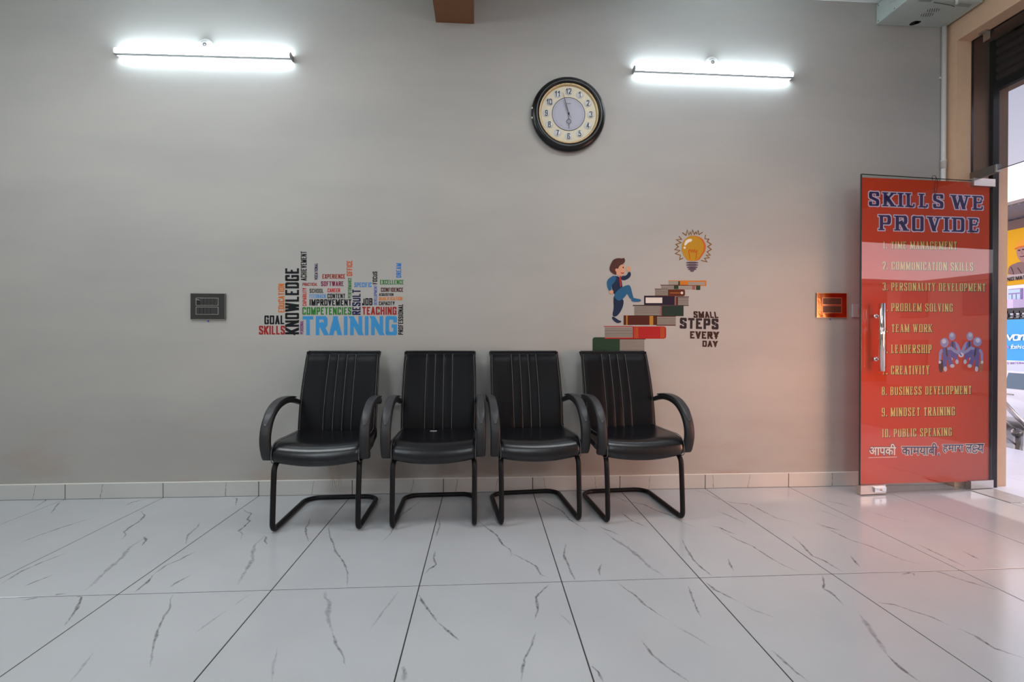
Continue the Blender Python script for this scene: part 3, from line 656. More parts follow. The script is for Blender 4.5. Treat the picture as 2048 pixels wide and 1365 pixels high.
# ---------------------------------------------------------------- chairs
def seat_mesh():
    g = MB(); nu, nv = 26, 36; vs = []; fs = []
    # side profile (y, z) of the cushion, counter clockwise from the rear top
    prof = [(.19,.478),(.12,.472),(.04,.466),(-.06,.466),(-.15,.468),(-.21,.466),(-.25,.452),(-.275,.425),(-.278,.398),(-.262,.378),(-.22,.372),(-.12,.374),(0,.39),(.12,.405),(.19,.412),(.2,.445)]
    pr = crom([(0, a, b) for a, b in prof]+[(0,)+prof[0]], 3)[:-1]; n = len(pr)
    for i in range(nu+1):
        u = -1+2*i/nu; a = abs(u); e = max(0, (a-.88)/.12)
        ins = (1-math.sqrt(max(0, 1-e*e)))*.026; x = u*.243
        for p in pr:
            y, z = p.y, p.z; cz = .42
            top = z > cz
            if top: z += .016*a*a-.005
            else: z -= .026*(1-a*a)*min(1, max(0, (.05-y)/.2))
            zz = cz+(z-cz)*(1-ins*10); yy = y+(.0 if y > 0 else ins*.5)
            wf = 1-.07*max(0, (y-.0)/.19)      # slightly narrower at the rear
            wf *= 1-.015*max(0, (-.2-y)/.08)
            yy += .018*a*a*(1 if y < -.1 else 0)
            vs.append((x*wf, yy, zz))
    for i in range(nu):
        for k in range(n): fs.append((i*n+k, (i+1)*n+k, (i+1)*n+(k+1) % n, i*n+(k+1) % n))
    fs += [tuple(range(n))[::-1], tuple(nu*n+k for k in range(n))]
    g.add(vs, fs, 0, True); return g, pr
SEAMS = (-.38, -.135, .105, .345)
def back_pt(u, v, side=0):
    """u -1..1 across, v 0..1 up; side 0 front, 1 rear"""
    z = .452+.497*v; y = .125+.02*v+.125*v**1.5
    hw = .231-.004*v+(.004*math.sin(PI*v))
    y += .022*(u*u)*-1+.008                      # gentle lateral wrap
    t = .052*(1-.35*v)
    return Vector((u*hw, y+(t if side else 0), z))
def back_mesh():
    g = MB(); us = set([-1, 1, -.985, .985, -.95, .95, -.9, .9])
    for s in SEAMS: us |= {s-.022, s-.008, s, s+.008, s+.022}
    k = -.8
    while k < .81: us.add(round(k, 3)); k += .1
    us = sorted(us); nv = 22; vs = []; fs = []
    for side in (0, 1):
        for j in range(nv+1):
            v = j/nv
            for u in us:
                p = back_pt(u, v, side)
                if side == 0:
                    d = min(abs(u-s) for s in SEAMS); 
                    if d < .022: p.y += .0022*(1-d/.022)
                    else: p.y -= .0012*min(1, (d-.022)/.05)*(1 if abs(u) < .9 else .3)
                    if abs(u) > .9: p.y += .016*((abs(u)-.9)/.1)**2
                    if v > .9: p.y += .034*((v-.9)/.1)**2
                else:
                    if abs(u) > .9: p.y -= .012*((abs(u)-.9)/.1)**2
                    if v > .93: p.y -= .008*((v-.93)/.07)**2
                if v > .95 and abs(u) > .93: p.x += .004*(1 if u > 0 else -1)
                vs.append(p)
    m = len(us); off = m*(nv+1)
    for j in range(nv):
        for i in range(m-1):
            a = j*m+i; fs.append((a, a+1, a+m+1, a+m)); b = off+a; fs.append((b+1, b, b+m, b+m+1))
        a = j*m; fs.append((a+m, off+a+m, off+a, a)); a = j*m+m-1; fs.append((a, off+a, off+a+m, a+m))
    for i in range(m-1):
        fs.append((i+1, i, off+i, off+i+1)); a = nv*m+i; fs.append((a, a+1, off+a+1, off+a))
    g.add(vs, fs, 0, True); return g
def arm_path(s):
    pts = [(.238*s,.185,.632),(.25*s,.13,.652),(.256*s,.05,.668),(.256*s,-.05,.670),(.256*s,-.14,.653),(.256*s,-.215,.608),(.256*s,-.256,.545),(.256*s,-.265,.480),(.255*s,-.25,.42),(.254*s,-.236,.395)]
    return crom(pts, 5)
def strap(g, path, wfun, tfun, mi=0, rnd=.35, off=0, nsec=12):
    """flat rounded strap: width along x, thickness normal to the path in the y-z plane"""
    n = len(path); vs = []; fs = []
    for i, p in enumerate(path):
        a = path[max(0, i-1)]; b = path[min(n-1, i+1)]; d = (b-a).normalized(); N = Vector((0, -d.z, d.y))
        if N.length < 1e-5: N = Vector((0, 0, 1))
        N.normalize()
        if i == 0: ref = N
        t = i/(n-1); w, h = wfun(t)/2, tfun(t)/2
        for k in range(nsec):
            an = 2*PI*(k+.5)/nsec; c, s_ = math.cos(an), math.sin(an)
            cx = math.copysign(abs(c)**.5, c); cz = math.copysign(abs(s_)**.6, s_)
            vs.append(p+Vector((cx*w, 0, 0))+N*(cz*h+off))
    for i in range(n-1):
        for k in range(nsec): fs.append((i*nsec+k, (i+1)*nsec+k, (i+1)*nsec+(k+1) % nsec, i*nsec+(k+1) % nsec))
    fs += [tuple(range(nsec))[::-1], tuple((n-1)*nsec+k for k in range(nsec))]
    g.add(vs, fs, mi, True)
def make_chair(extra=()):
    O = (0, 0, 0); r = empty('visitor_chair', (0, 0, 0))
    g, pr = seat_mesh(); seat = g.build('seat', M['leather'], r, origin=O)
    for s in (-1, 1):
        g = MB(); P = []
        for p in pr[3:34]:
            a = .90; z = p.z+(.013-.005 if p.z > .42 else -.005*min(1, max(0, (.05-p.y)/.2))); y = p.y+(.015 if p.y < -.1 else 0)
            wf = (1-.07*max(0, p.y/.19))*(1-.015*max(0, (-.2-p.y)/.08)); c = Vector((s*.2295*wf, y, z)); P.append(c+Vector((0, (p.y+.04)*.012, (.0015 if p.z > .42 else -.0015))))
        g.tube(P, .0022, 6); g.build('piping', M['pipe'], seat, origin=O)
    back = back_mesh().build('backrest', M['leather2'], r, origin=O)
    g = MB()
    for s in SEAMS+(-.955, .955):
        k = 0; N = 62
        for k in range(N):
            v0, v1 = .03+.94*k/N, .03+.94*(k+.62)/N; a, b = back_pt(s, v0), back_pt(s, v1)
            o = .0008 if abs(s) < .9 else .004
            a.y += o-.001; b.y += o-.001; g.tube([a, b], .0012, 4)
    g.build('stitching', M['stitch'], back, origin=O, kind='stuff')
    for s in (-1, 1): g = MB(); g.tube([back_pt(s*.995, v/14, 0)+Vector((0, .012, 0)) for v in range(15)], .0035, 6); g.build('piping', M['leather'], back, origin=O)
    g = MB(); g.tube([back_pt(-.99+1.98*k/16, 1.0, 0)+Vector((0, .030, .001)) for k in range(17)], .0042, 6)
    g.build('piping', M['leather'], back, origin=O)
    # sled frame: one bent tube
    R = .014
    path = fillet([(-.17,.10,.385),(-.205,-.14,.385),(-.222,-.235,.362),(-.221,-.252,.2),(-.221,-.262,R+.001),(-.222,.215,R+.001),(-.17,.262,R+.001),(.17,.262,R+.001),(.222,.215,R+.001),(.221,-.262,R+.001),(.221,-.252,.2),(.222,-.235,.362),(.205,-.14,.385),(.17,.10,.385)],
                  [.06,.05,.1,.045,.06,.06,.06,.06,.045,.1,.05,.06], 6)
    g = MB(); g.tube(path, R, 12); g.build('sled_frame', M['tube'], r, origin=O)
    for bx in (((-.2,-.17,.372),(.2,-.135,.380)), ((-.2,.07,.385),(.2,.105,.402))):
        g = MB(); g.box(*bx, 0, .002); g.build('seat_crossbar', M['black'], r, origin=O)
    g = MB(); g.tube(fillet([(0,.07,.392),(0,.215,.394),(0,.232,.6)], .05), .014, 8); g.build('back_post', M['black'], r, origin=O)
    for s in (-1, 1):
        g = MB(); g.box((s*.215,-.24,.382),(s*.262,-.2,.40), 0, .002); g.build('arm_bracket', M['black'], r, origin=O)
        g = MB(); g.tube([(s*.2,.19,.635),(s*.242,.186,.635)], .012, 10); g.build('arm_stud', M['black'], r, origin=O)
    for s in (-1, 1):
        P = arm_path(s)
        g = MB(); strap(g, P, lambda t: .036+.018*min(1, t*1.8), lambda t: .022+.014*t+.012*math.sin(PI*t)); arm = g.build('armrest', M['plastic'], r, origin=O)
        g = MB(); n = len(P); Q = P[int(n*.16):int(n*.66)]
        strap(g, Q, lambda t: .044*min(1, (max(0, 1-t)*6+.03)**.5), lambda t: .009, off=-.0195); g.build('arm_pad', M['pad'], arm, origin=O)
    return r
def dup(root, **k):
    r = root.copy(); C.objects.link(r)
    for ch in list(root.children):
        c = ch.copy(); C.objects.link(c); c.parent = r
        for s in list(ch.children):
            d = s.copy(); C.objects.link(d); d.parent = c
    return props(r, **k)
chair0 = make_chair()
spots = [(-.893, -.365, .8, 'black leatherette armchair furthest left, tan threads hanging below its seat'),
         (-.275, -.350, 1.4, 'black leatherette armchair second from left, small white tear on its seat'),
         (.296, -.325, 5.5, 'black leatherette armchair third from left, creased backrest and loose lining at right leg'),
         (.895, -.325, 4.2, 'black leatherette armchair furthest right, in front of the book stair decal')]
chairs = []
for i, (x, y, a, lab) in enumerate(spots):
    o = chair0 if i == 0 else dup(chair0)
    o.location = (x, y, 0); o.rotation_euler = (0, 0, math.radians(a)); props(o, lab, 'chair', 'black visitor chairs along the grey wall'); chairs.append(o)
def strands(par, c, n, ln, sp):
    g = MB()
    for k in range(n):
        p = Vector(c)+Vector((random.uniform(-sp, sp), random.uniform(-.01, .01), 0)); P = [p]
        for j in range(5): p = p+Vector((random.uniform(-.2, .9)*ln*.12, random.uniform(-.003, .003), -ln*random.uniform(.12, .24))); P.append(p)
        g.tube(P, .0011, 4)
    g.build('torn_lining', M['thread'], par, origin=(0, 0, 0), label='frayed tan threads')
strands(chairs[0], (0.01, -.06, .362), 9, .19, .022)
strands(chairs[2], (.19, -.2, .375), 5, .03, .02)
g = MB()
for k in range(5): g.ball((-.045+.008*k, .085+.003*math.sin(k*2), .4655), (.005, .003, .002), 8)
g.build('seat_tear', M['white'], chairs[1], origin=(0, 0, 0), label='white stuffing showing through a tear')

# ---------------------------------------------------------------- wall clock
cx, cz = onY(1138, 226, -.045).x, onY(1138, 226, -.045).z
e = empty('wall_clock', (cx, -.001, cz), label='round black wall clock with cream dial showing three minutes to six', cat='clock')
K = [mat('clock dial cream', (205, 196, 170), .5, noise=.12, nscale=90), mat('clock gold ring', (.55, .40, .22, 1), .35, .5), mat('clock lilac centre', (168, 168, 182), .5), mat('clock numeral', (22, 24, 40), .5), mat('clock bubble', (196, 198, 200), .15)]
O = (cx, -.001, cz)
g = MB(); g.lathe([(.0, 0), (.232, 0), (.2475, .006), (.252, .018), (.250, .030), (.243, .040), (.236, .043), (.228, .049), (.215, .050), (.206, .044), (.203, .030), (.202, .026), (0, .026)], O, 96); g.build('frame', M['black'], e)
g = MB(); g.lathe([(.203, .027), (.203, .040), (.197, .043), (.191, .036), (.188, .030), (.187, .027)], O, 96)
for k in range(110):
    a = 2*PI*k/110; g.ball((cx+.200*math.cos(a), O[1]-.0425, cz+.200*math.sin(a)), .0032, 6)
g.build('beaded_ring', K[1], e)
g = MB(); g.lathe([(0, .0275), (.19, .0275)], O, 64); g.build('dial', K[0], e)
g = MB(); g.lathe([(0, .0285), (.110, .0285)], O, 64)
g.build('dial_centre', K[2], e)
g = MB(); g.lathe([(.109, .028), (.110, .0305), (.1125, .0305), (.1135, .028)], O, 64)
for k in range(60):
    a = 2*PI*k/60; r0, r1 = (.094, .102) if k % 5 else (.090, .102); w = .0006
    c, s = math.cos(a), math.sin(a); g.add([(cx+r0*c-w*s, O[1]-.0289, cz+r0*s+w*c), (cx+r0*c+w*s, O[1]-.0289, cz+r0*s-w*c), (cx+r1*c+w*s, O[1]-.0289, cz+r1*s-w*c), (cx+r1*c-w*s, O[1]-.0289, cz+r1*s+w*c)], [(0, 1, 2, 3)])
for k in range(5): g.box((cx-.012+.006*k, O[1]-.0291, cz+.068), (cx-.012+.006*k+.0035, O[1]-.0287, cz+.074))
g.build('minute_marks', mat('clock mark', (80, 82, 95), .5), e)
for k in range(1, 13):
    a = PI/2-2*PI*k/12; px, pz = cx+.151*math.cos(a), cz+.151*math.sin(a)
    g = MB(); g.lathe([(0, .0345), (.012, .0338), (.021, .031), (.0262, .0278)], (px, O[1], pz), 24); b = g.build('number_bubble', K[4], e)
    t = str(k); h = .037; w = .0175 if len(t) == 1 else .034
    g = MB()
    for vs, fs in word_strokes(t, w, h, 'sans', .125)(0): lift(g, [(px-w/2+v.x, O[1]-.0356, pz-h/2+v.y) for v in vs], fs, 0, Vector((0, -1, 0)), .00004*(len(g.f) % 5))
    g.build('numeral', K[3], e)
def hand(g, ang, r0, r1, w0, w1, d):
    c, s = math.cos(ang), math.sin(ang)
    for sd in (0,): g.add([(cx+r0*c-w0*s, O[1]-d, cz+r0*s+w0*c), (cx+r0*c+w0*s, O[1]-d, cz+r0*s-w0*c), (cx+r1*c+w1*s, O[1]-d, cz+r1*s-w1*c), (cx+r1*c-w1*s, O[1]-d, cz+r1*s+w1*c),
                           (cx+r0*c-w0*s, O[1]-d+.001, cz+r0*s+w0*c), (cx+r0*c+w0*s, O[1]-d+.001, cz+r0*s-w0*c), (cx+r1*c+w1*s, O[1]-d+.001, cz+r1*s-w1*c), (cx+r1*c-w1*s, O[1]-d+.001, cz+r1*s+w1*c)],
                          [(0,1,2,3),(4,7,6,5),(0,4,5,1),(1,5,6,2),(2,6,7,3),(3,7,4,0)])
g = MB(); ha = PI/2-2*PI*(5.95/12); hand(g, ha, -.012, .037, .0016, .0016, .036); hand(g, ha, .066, .100, .0018, .0010, .036)
hc = (cx+.052*math.cos(ha), O[1]-.0355, cz+.052*math.sin(ha)); g.tube([(hc[0]+.0145*math.cos(t*PI/12), hc[1], hc[2]+.0145*math.sin(t*PI/12)) for t in range(24)], .0016, 6, closed=True); hand(g, ha, .045, .062, .0008, .0008, .036)
g.build('hour_hand', M['black'], e)
g = MB(); ma = PI/2-2*PI*(57.3/60); hand(g, ma, -.012, .075, .0024, .0030, .038); hand(g, ma, .075, .150, .0026, .0004, .038); g.build('minute_hand', M['black'], e)
g = MB(); sa = PI/2-2*PI*(55.8/60); hand(g, sa, -.036, .09, .0010, .0005, .040); g.cyl((cx, O[1]-.034, cz), (cx, O[1]-.042, cz), .005, 14); g.build('second_hand', M['black'], e)
for dz in (.03, -.035):
    g = MB(); g.box((cx-.252, O[1]-.036, cz+dz-.006), (cx-.242, O[1]-.028, cz+dz+.006), 0, .001); g.build('side_catch', M['steel'], e)

# ---------------------------------------------------------------- LED battens
def emis(name, col, s):
    m = bpy.data.materials.new(name); m.use_nodes = True; b = m.node_tree.nodes['Principled BSDF']
    b.inputs['Base Color'].default_value = (.8, .8, .8, 1); b.inputs['Emission Color'].default_value = col; b.inputs['Emission Strength'].default_value = s; return m
M['led'] = emis('lit LED diffuser', (.73, .89, 1, 1), 50)
M['rail'] = mat('grey batten rail', (.28, .29, .29, 1), .5)
def batten(pl, pr, rose, lab, wedge):
    a, b = onY(*pl, -.03), onY(*pr, -.03); c = (a+b)/2; L = (b-a).length; tilt = math.atan2(b.z-a.z, b.x-a.x)
    e = empty('led_batten', (c.x, 0, c.z), label=lab, cat='wall light', group='battens on the grey wall')
    def loc(x, y, z): return (c.x+x*math.cos(tilt)-z*math.sin(tilt), y, c.z+x*math.sin(tilt)+z*math.cos(tilt))
    g = MB(); vs = []
    prof = [(-.034-.0165*math.cos(2*PI*k/16), .010+.019*math.sin(2*PI*k/16)) for k in range(16)]
    for s in (-1, 1): vs += [loc(s*(L/2-.012), y, z) for y, z in prof]
    m = 16; fs = [(k, (k+1) % m, m+(k+1) % m, m+k) for k in range(m)]+[tuple(range(m)), tuple(range(m, 2*m))[::-1]]
    g.add(vs, fs, 0, True); g.build('diffuser', M['led'], e)
    x = L/2; g = MB()
    for (y0, z0, y1, z1) in ((-.018, .004, -.001, .016), (-.049, -.0145, -.031, -.0095)):
        vs = [loc(sx*(x-.004), y, z) for sx in (-1, 1) for y, z in ((y0, z0), (y1, z0), (y1, z1), (y0, z1))]
        g.add(vs, [(0, 1, 5, 4), (1, 2, 6, 5), (2, 3, 7, 6), (3, 0, 4, 7), (0, 3, 2, 1), (4, 5, 6, 7)])
    g.build('mounting_rail', M['rail'], e)
    for s in (-1, 1):
        g = MB(); vs = [loc(s*(x-.012)+dx, y, z) for dx in (0, .006*s) for y, z in ((-.001, -.010), (-.046, -.013), (-.052, -.004), (-.052, .018), (-.040, .030), (-.001, .026))]
        g.add(vs, [(k, (k+1) % 6, 6+(k+1) % 6, 6+k) for k in range(6)]+[tuple(range(6)), tuple(range(6, 12))]); g.build('end_cap', M['rail'] if s == wedge else M['white'], e)
    r = onY(*rose, -.012); O2 = (r.x, -.001, r.z)
    q = empty('ceiling_rose', O2, label='round white cable rose on the wall above the %s batten' % ('left' if r.x < 0 else 'right'), cat='cable rose', group='cable roses above the battens')
    g = MB(); g.lathe([(0, 0), (.046, 0), (.045, .010), (.040, .013), (.034, .013), (.030, .020), (.012, .021), (0, .021)], O2, 32); g.build('rose_body', M['white'], q)
    g = MB(); g.lathe([(.004, .0215), (.011, .0225), (.013, .0215)], O2, 16); g.tube([(r.x+.026*math.cos(t/8), -.0225, r.z+.024*math.sin(t/8)) for t in range(9, 20)], .0016, 5)
    for dx, dz in ((-.02, .016), (.021, -.014)): g.ball((r.x+dx, -.022, r.z+dz), .003, 6)
    g.build('screw_cover', M['darksteel'], q)
batten((229, 106), (585, 116), (411, 91), 'long LED batten glowing on the wall, left of the clock', 1)
batten((1266, 141), (1586, 154), (1424, 126), 'long LED batten glowing on the wall, right of the clock', -1)

# ---------------------------------------------------------------- switch plates
M['swplate'] = mat('charcoal switch plate', (48, 48, 45), .3); M['swmod'] = mat('charcoal module', (44, 44, 42), .4); M['swtrim'] = mat('pale trim line', (150, 148, 140), .4)
M['copper'] = mat('polished copper plate', (.40, .22, .10, 1), .18, 1, noise=.4, nscale=12, bump=.15, bscale=18); M['bronze'] = mat('bronze module', (.10, .045, .03, 1), .35, .3); M['copptrim'] = mat('copper trim', (.75, .45, .30, 1), .3, .8)
M['blue'] = mat('blue indicator', (70, 80, 190), .5); M['greyplate'] = mat('light grey plate', (.42, .45, .43, 1), .35)
def W2(x, y, d=0):
    p = onY(x, y, -d); return p.x, p.z
def frame(g, x0, z0, x1, z1, y, t, d, mi=0):
    for a, b in (((x0, z0), (x1, z0+t)), ((x0, z1-t), (x1, z1)), ((x0, z0+t), (x0+t, z1-t)), ((x1-t, z0+t), (x1, z1-t))): g.box((a[0], -y-d, a[1]), (b[0], -y, b[1]), mi)
def plate(px, name, lab, mp, mm, mtrim, rows, conv):
    x0, z1 = W2(px[0], px[1]); x1, z0 = W2(px[2], px[3]); e = empty(name, ((x0+x1)/2, 0, (z0+z1)/2), label=lab, cat='switch plate')
    g = MB(); g.box((x0, -.011, z0), (x1, -.0005, z1), 0, .002); g.build('plate', mp, e)
    g = MB(); frame(g, x0, z0, x1, z1, .011, .0022, .001); g.build('edge_trim', mtrim, e)
    for (a, b, c, d), items in rows:
        X0, Z1 = W2(*conv(a, b)); X1, Z0 = W2(*conv(c, d))
        g = MB(); frame(g, X0, Z0, X1, Z1, .011, .0028, .002); g.build('module_frame', mtrim, e)
        tot = sum(w for w, _ in items); x = X0+.003
        for w, kind in items:
            wd = (X1-X0-.006)*w/tot; g = MB()
            if kind == 'b':   # broken switch, half missing
                g.box((x+.001, -.0125, Z0+.004), (x+wd-.001, -.011, Z1-.004)); o = g.build('switch', M['dark'], e, label='broken switch opening')
                g = MB(); g.tube([(x, -.014, Z1-.011), (x+wd*.6, -.015, Z1-.013), (x+wd, -.014, Z1-.016)], .0012, 5); g.build('exposed_wire', M['white'], o, origin=e.location)
            else:
                g.box((x+.0008, -.0150 if kind == 's' else -.0138, Z0+.004), (x+wd-.0008, -.011, Z1-.004), 0, .0008); o = g.build({'s': 'switch', 'o': 'socket', 'd': 'blank_module', 't': 'socket'}[kind], mm, e)
                if kind in 'ot':
                    g = MB(); xc, zc = x+wd/2, (Z0+Z1)/2
                    hs = ((0, .011), (-.009, -.007), (.009, -.007)) if kind == 'o' else ((-.008, 0), (.008, 0))
                    for dx, dz in hs: g.cyl((xc+dx, -.0142, zc+dz), (xc+dx, -.0136, zc+dz), .0028, 8)
                    g.build('pin_hole', M['dark'], o, origin=e.location)
            x += wd
    return e
c5 = lambda x, y: (360+x/15.167, 570+y/15.167); c6 = lambda x, y: (1600+x/6.825, 560+y/6.825)
e = plate((382.5, 587, 452.5, 640), 'switch_board', 'charcoal switch plate with a broken switch, left of the word cloud', M['swplate'], M['swmod'], M['swtrim'],
      [((515, 400, 1197, 637), [(1, 'b')]+[(1, 's')]*5), ((515, 670, 1197, 908), [(1, 's')]*4+[(2, 'o')])], c5)
e2 = plate((1631.5, 586.5, 1691.5, 636), 'socket_board', 'shiny copper coloured socket plate left of the red door', M['copper'], M['bronze'], M['copptrim'],
      [((290, 245, 552, 345), [(.5, 'd'), (1, 't'), (.7, 'd'), (1.2, 'o')]), ((290, 352, 552, 458), [(.5, 'd'), (1.1, 'o'), (.6, 'd'), (1.2, 'o')])], c6)
for ee, (x, y) in ((e, (417, 643)), (e2, (1660, 639))):
    px, pz = W2(x, y); g = MB(); g.ball((px, -.004, pz), (.005, .003, .006), 8); g.build('blue_tab', M['blue'], ee)
x0, z1 = W2(1703, 609); z0 = W2(1703, 635.5)[1]; x1 = x0+.115
e = empty('data_socket', ((x0+x1)/2, 0, (z0+z1)/2), label='small light grey data socket half hidden behind the red door edge', cat='socket')
g = MB(); g.box((x0, -.010, z0), (x1, -.0005, z1), 0, .002); g.build('plate', M['greyplate'], e)
g = MB(); frame(g, x0+.042, z0+.022, x1-.038, z1-.022, .010, .003, .001); g.build('module_frame', M['copptrim'], e)
g = MB(); g.box((x0+.050, -.012, z0+.034), (x1-.046, -.010, z1-.036), 0, .001); g.build('jack_opening', M['dark'], e)

# ---------------------------------------------------------------- conduit
g = MB(); g.cyl((3.266, -.0155, .12), (3.266, -.0155, 3.262), .0148, 16)
e = empty('cable_conduit', (3.266, 0, .12), label='white vertical cable conduit in the corner beside the doorway', cat='conduit'); g.build('pipe', M['offwhite'], e)
g = MB(); g.lathe([(.0148, 0), (.0178, 0), (.0178, .05), (.0200, .051), (.0200, .058), (.0148, .058)], (3.266, -.0155, 2.255), 20, axis='z'); g.build('coupling', M['offwhite'], e)
for z in (.8, 1.6, 2.9):
    g = MB(); g.box((3.244, -.008, z), (3.288, 0, z+.012), 0, .001); g.build('saddle_clip', M['offwhite'], e)

# ---------------------------------------------------------------- equipment box near the ceiling
e = empty('equipment_box', (3.02, 0, 3.265), label='grey metal equipment box with vent slots mounted high in the corner', cat='metal box')
bx0, bx1, by0, by1, bz0, bz1 = 2.77, 3.282, -.262, -.001, 3.265, 3.405
g = MB(); g.box((bx0, by0, bz0), (bx1, by1, bz1), 0, .002); g.build('casing', M['box'], e)
g = MB(); b4 = lambda x, y: (1740+x/9.31, y/9.31)
def slot(px, py, L=.016, w=.004, ang=0):
    p = onZ(*b4(px, py), bz0-.0004); c, s = math.cos(ang)*L/2, math.sin(ang)*L/2; n = Vector((-s, c, 0)).normalized()*w/2
    g.add([(p.x-c-n.x, p.y-s-n.y, p.z), (p.x+c-n.x, p.y+s-n.y, p.z), (p.x+c+n.x, p.y+s+n.y, p.z), (p.x-c+n.x, p.y-s+n.y, p.z)], [(0, 1, 2, 3)])
for r in range(6):
    for k in range(5):
        if (r in (0, 5) and k in (0, 4)): continue
        slot(1085+r*42+k*4-20, 190-r*3-(k-2)*13+8, .011, .0035, .9); slot(945+r*42+k*6, 285-r*3-(k-2)*13, .011, .0035, .9)
for k in range(9): slot(1655+k*26, 85+k*3, .03, .0035, 1.5)
for k in range(10): slot(930+k*24, -2+k*1.5, .03, .0035, 1.5)
g.build('vent_slots', M['dark'], e, kind='stuff')
g = MB(); p = onZ(*b4(820, 432), bz0-.0005); g.lathe([(0, 0), (.026, 0)], (p.x, p.y, p.z), 16, axis='z'); g.lathe([(0, 0), (.018, 0)], (p.x+.02, p.y-.008, p.z), 12, axis='z'); g.build('cable_hole', M['dark'], e)
g = MB()
random.seed(3)
for k in range(26):
    y = by0+.06+random.uniform(0, .09); z = bz0+.05+random.uniform(0, .075); a = random.choice((0, PI/2, .8)); L = random.uniform(.006, .02); c, s = math.cos(a)*L/2, math.sin(a)*L/2
    g.tube([(bx0-.0008, y-c, z-s), (bx0-.0008, y+c, z+s)], .0010, 4)
g.build('faded_lettering', M['darksteel'], e, label='small faded dark lettering')
g = MB()
for y, z in ((-.02, bz0+.015), (-.02, bz1-.015), (-.15, bz0+.012), (by0+.015, bz1-.015)): g.cyl((bx0-.002, y, z), (bx0, y, z), .004, 8)
g.build('screw', M['darksteel'], e)
g = MB(); g.tube(crom([(2.96, -.24, 3.262), (3.03, -.235, 3.2585), (3.10, -.225, 3.2585), (3.13, -.215, 3.2585)], 6), .0022, 6); 
tagc = g.build('grey_cable', M['pipe'], e)
g = MB(); g.tube(crom([(3.02, -.30, 3.38), (3.06, -.285, 3.29), (3.09, -.272, 3.258), (3.11, -.25, 3.256)], 5), .008, 8); g.build('white_cable', M['white'], e)
g = MB(); g.tube(crom([(3.24, -.262, 3.35), (3.25, -.32, 3.31), (3.285, -.36, 3.30), (3.296, -.42, 3.34), (3.295, -.5, 3.40)], 6), .006, 8); g.tube(crom([(3.10, -.26, 3.36), (3.17, -.32, 3.32), (3.25, -.36, 3.33), (3.285, -.45, 3.4)], 6), .006, 8); g.build('cable_bundle', M['black'], e)

# ---------------------------------------------------------------- transom glazing, fittings, shutter
GX = 3.415
e = empty('window_1', (GX, -1.5, 2.6), kind='structure', label='frameless tinted transom glass over the doorway')
g = MB(); g.box((GX-.006, -3.0, 2.168), (GX+.006, -.0755, 3.128)); g.build('glass_pane', M['tint'], e)
g = MB(); g.box((GX-.007, -.079, 2.168), (GX+.007, -.0755, 3.128)); g.box((GX-.007, -3, 2.1665), (GX+.007, -.08, 2.169)); g.box((GX-.007, -3, 3.1265), (GX+.007, -.08, 3.1295)); g.build('glass_edge', M['glassedge'], e)
g = MB(); g.box((GX-.016, -.245, 2.150), (GX+.016, -.076, 2.205), 0, .002); pf = g.build('patch_fitting', M['darksteel'], e)
g = MB(); g.box((GX-.017, -.252, 2.152), (GX+.017, -.240, 2.203), 0, .001); g.build('end_plate', M['steel'], pf, origin=e.location)
g = MB(); g.box((GX-.045, -.20, 3.118), (GX+.02, -.155, 3.1295), 0, .001); g.box((GX-.012, -.20, 3.07), (GX-.006, -.155, 3.12), 0, .001); g.build('glass_clip', M['steel'], e)
e = empty('rolling_shutter', (3.58, -1.5, 2.78), label='dark brown steel rolling shutter pulled up above the doorway', cat='shutter')
z = 3.128; k = 0
while z > 2.84:
    g = MB(); h = .058; y0, y1 = -3.0, -.078
    prof = [(3.585, z), (3.566, z-.008), (3.562, z-h/2), (3.566, z-h+.012), (3.58, z-h+.004), (3.592, z-h+.002), (3.592, z)]
    vs = [(x, yy, zz) for yy in (y0, y1) for x, zz in prof]; n = len(prof)
    g.add(vs, [(i, (i+1) % n, n+(i+1) % n, n+i) for i in range(n)]+[tuple(range(n)), tuple(range(n, 2*n))[::-1]]); g.build('slat', M['shutter'], e); z -= h+.001; k += 1
g = MB(); g.box((3.558, -3.0, z-.055), (3.60, -.078, z), 0, .003); g.box((3.55, -.16, z-.045), (3.56, -.085, z-.005), 0, .002); bar = g.build('bottom_bar', M['black'], e)
g = MB(); g.box((3.545, -.100, .0), (3.592, -.0735, 3.128), 0, .001); g.build('guide_rail', M['black'], e)

# ---------------------------------------------------------------- glass door with red film
DA, DB = Vector((2.497, -.200, 0)), Vector((3.530, -.112, 0)); DD = (DB-DA).normalized(); DN = Vector((DD.y, -DD.x, 0)); DL = (DB-DA).length   # DN faces the room
if DN.y > 0: DN = -DN
def doorpt(s, o, z): p = DA+DD*s+DN*o; return Vector((p.x, p.y, z))
def doormap(o):
    P0 = DA+DN*o
    def f(x, y):
        d = ray(x, y); t = (P0-CAM).dot(DN)/d.dot(DN); return CAM+d*t
    return f
def dbox(g, s0, s1, o0, o1, z0, z1, mi=0):
    vs = [doorpt(s, o, zz) for zz in (z0, z1) for s, o in ((s0, o0), (s1, o0), (s1, o1), (s0, o1))]
    g.add(vs, [(0,3,2,1),(4,5,6,7),(0,1,5,4),(1,2,6,5),(2,3,7,6),(3,0,4,7)], mi)
e = empty('door_1', doorpt(DL-.08, 0, 0), kind='structure', label='open glass door covered with a red skills poster film')
g = MB(); dbox(g, .003, DL-.003, -.006, .006, .012, 2.132); g.build('glass_panel', M['clear'], e)
g = MB(); dbox(g, 0, .003, -.006, .006, .012, 2.132); dbox(g, DL-.003, DL, -.006, .006, .012, 2.132); dbox(g, 0, DL, -.006, .006, 2.132, 2.134); g.build('glass_edge', M['glassedge'], e)
fm = doormap(-.0075)
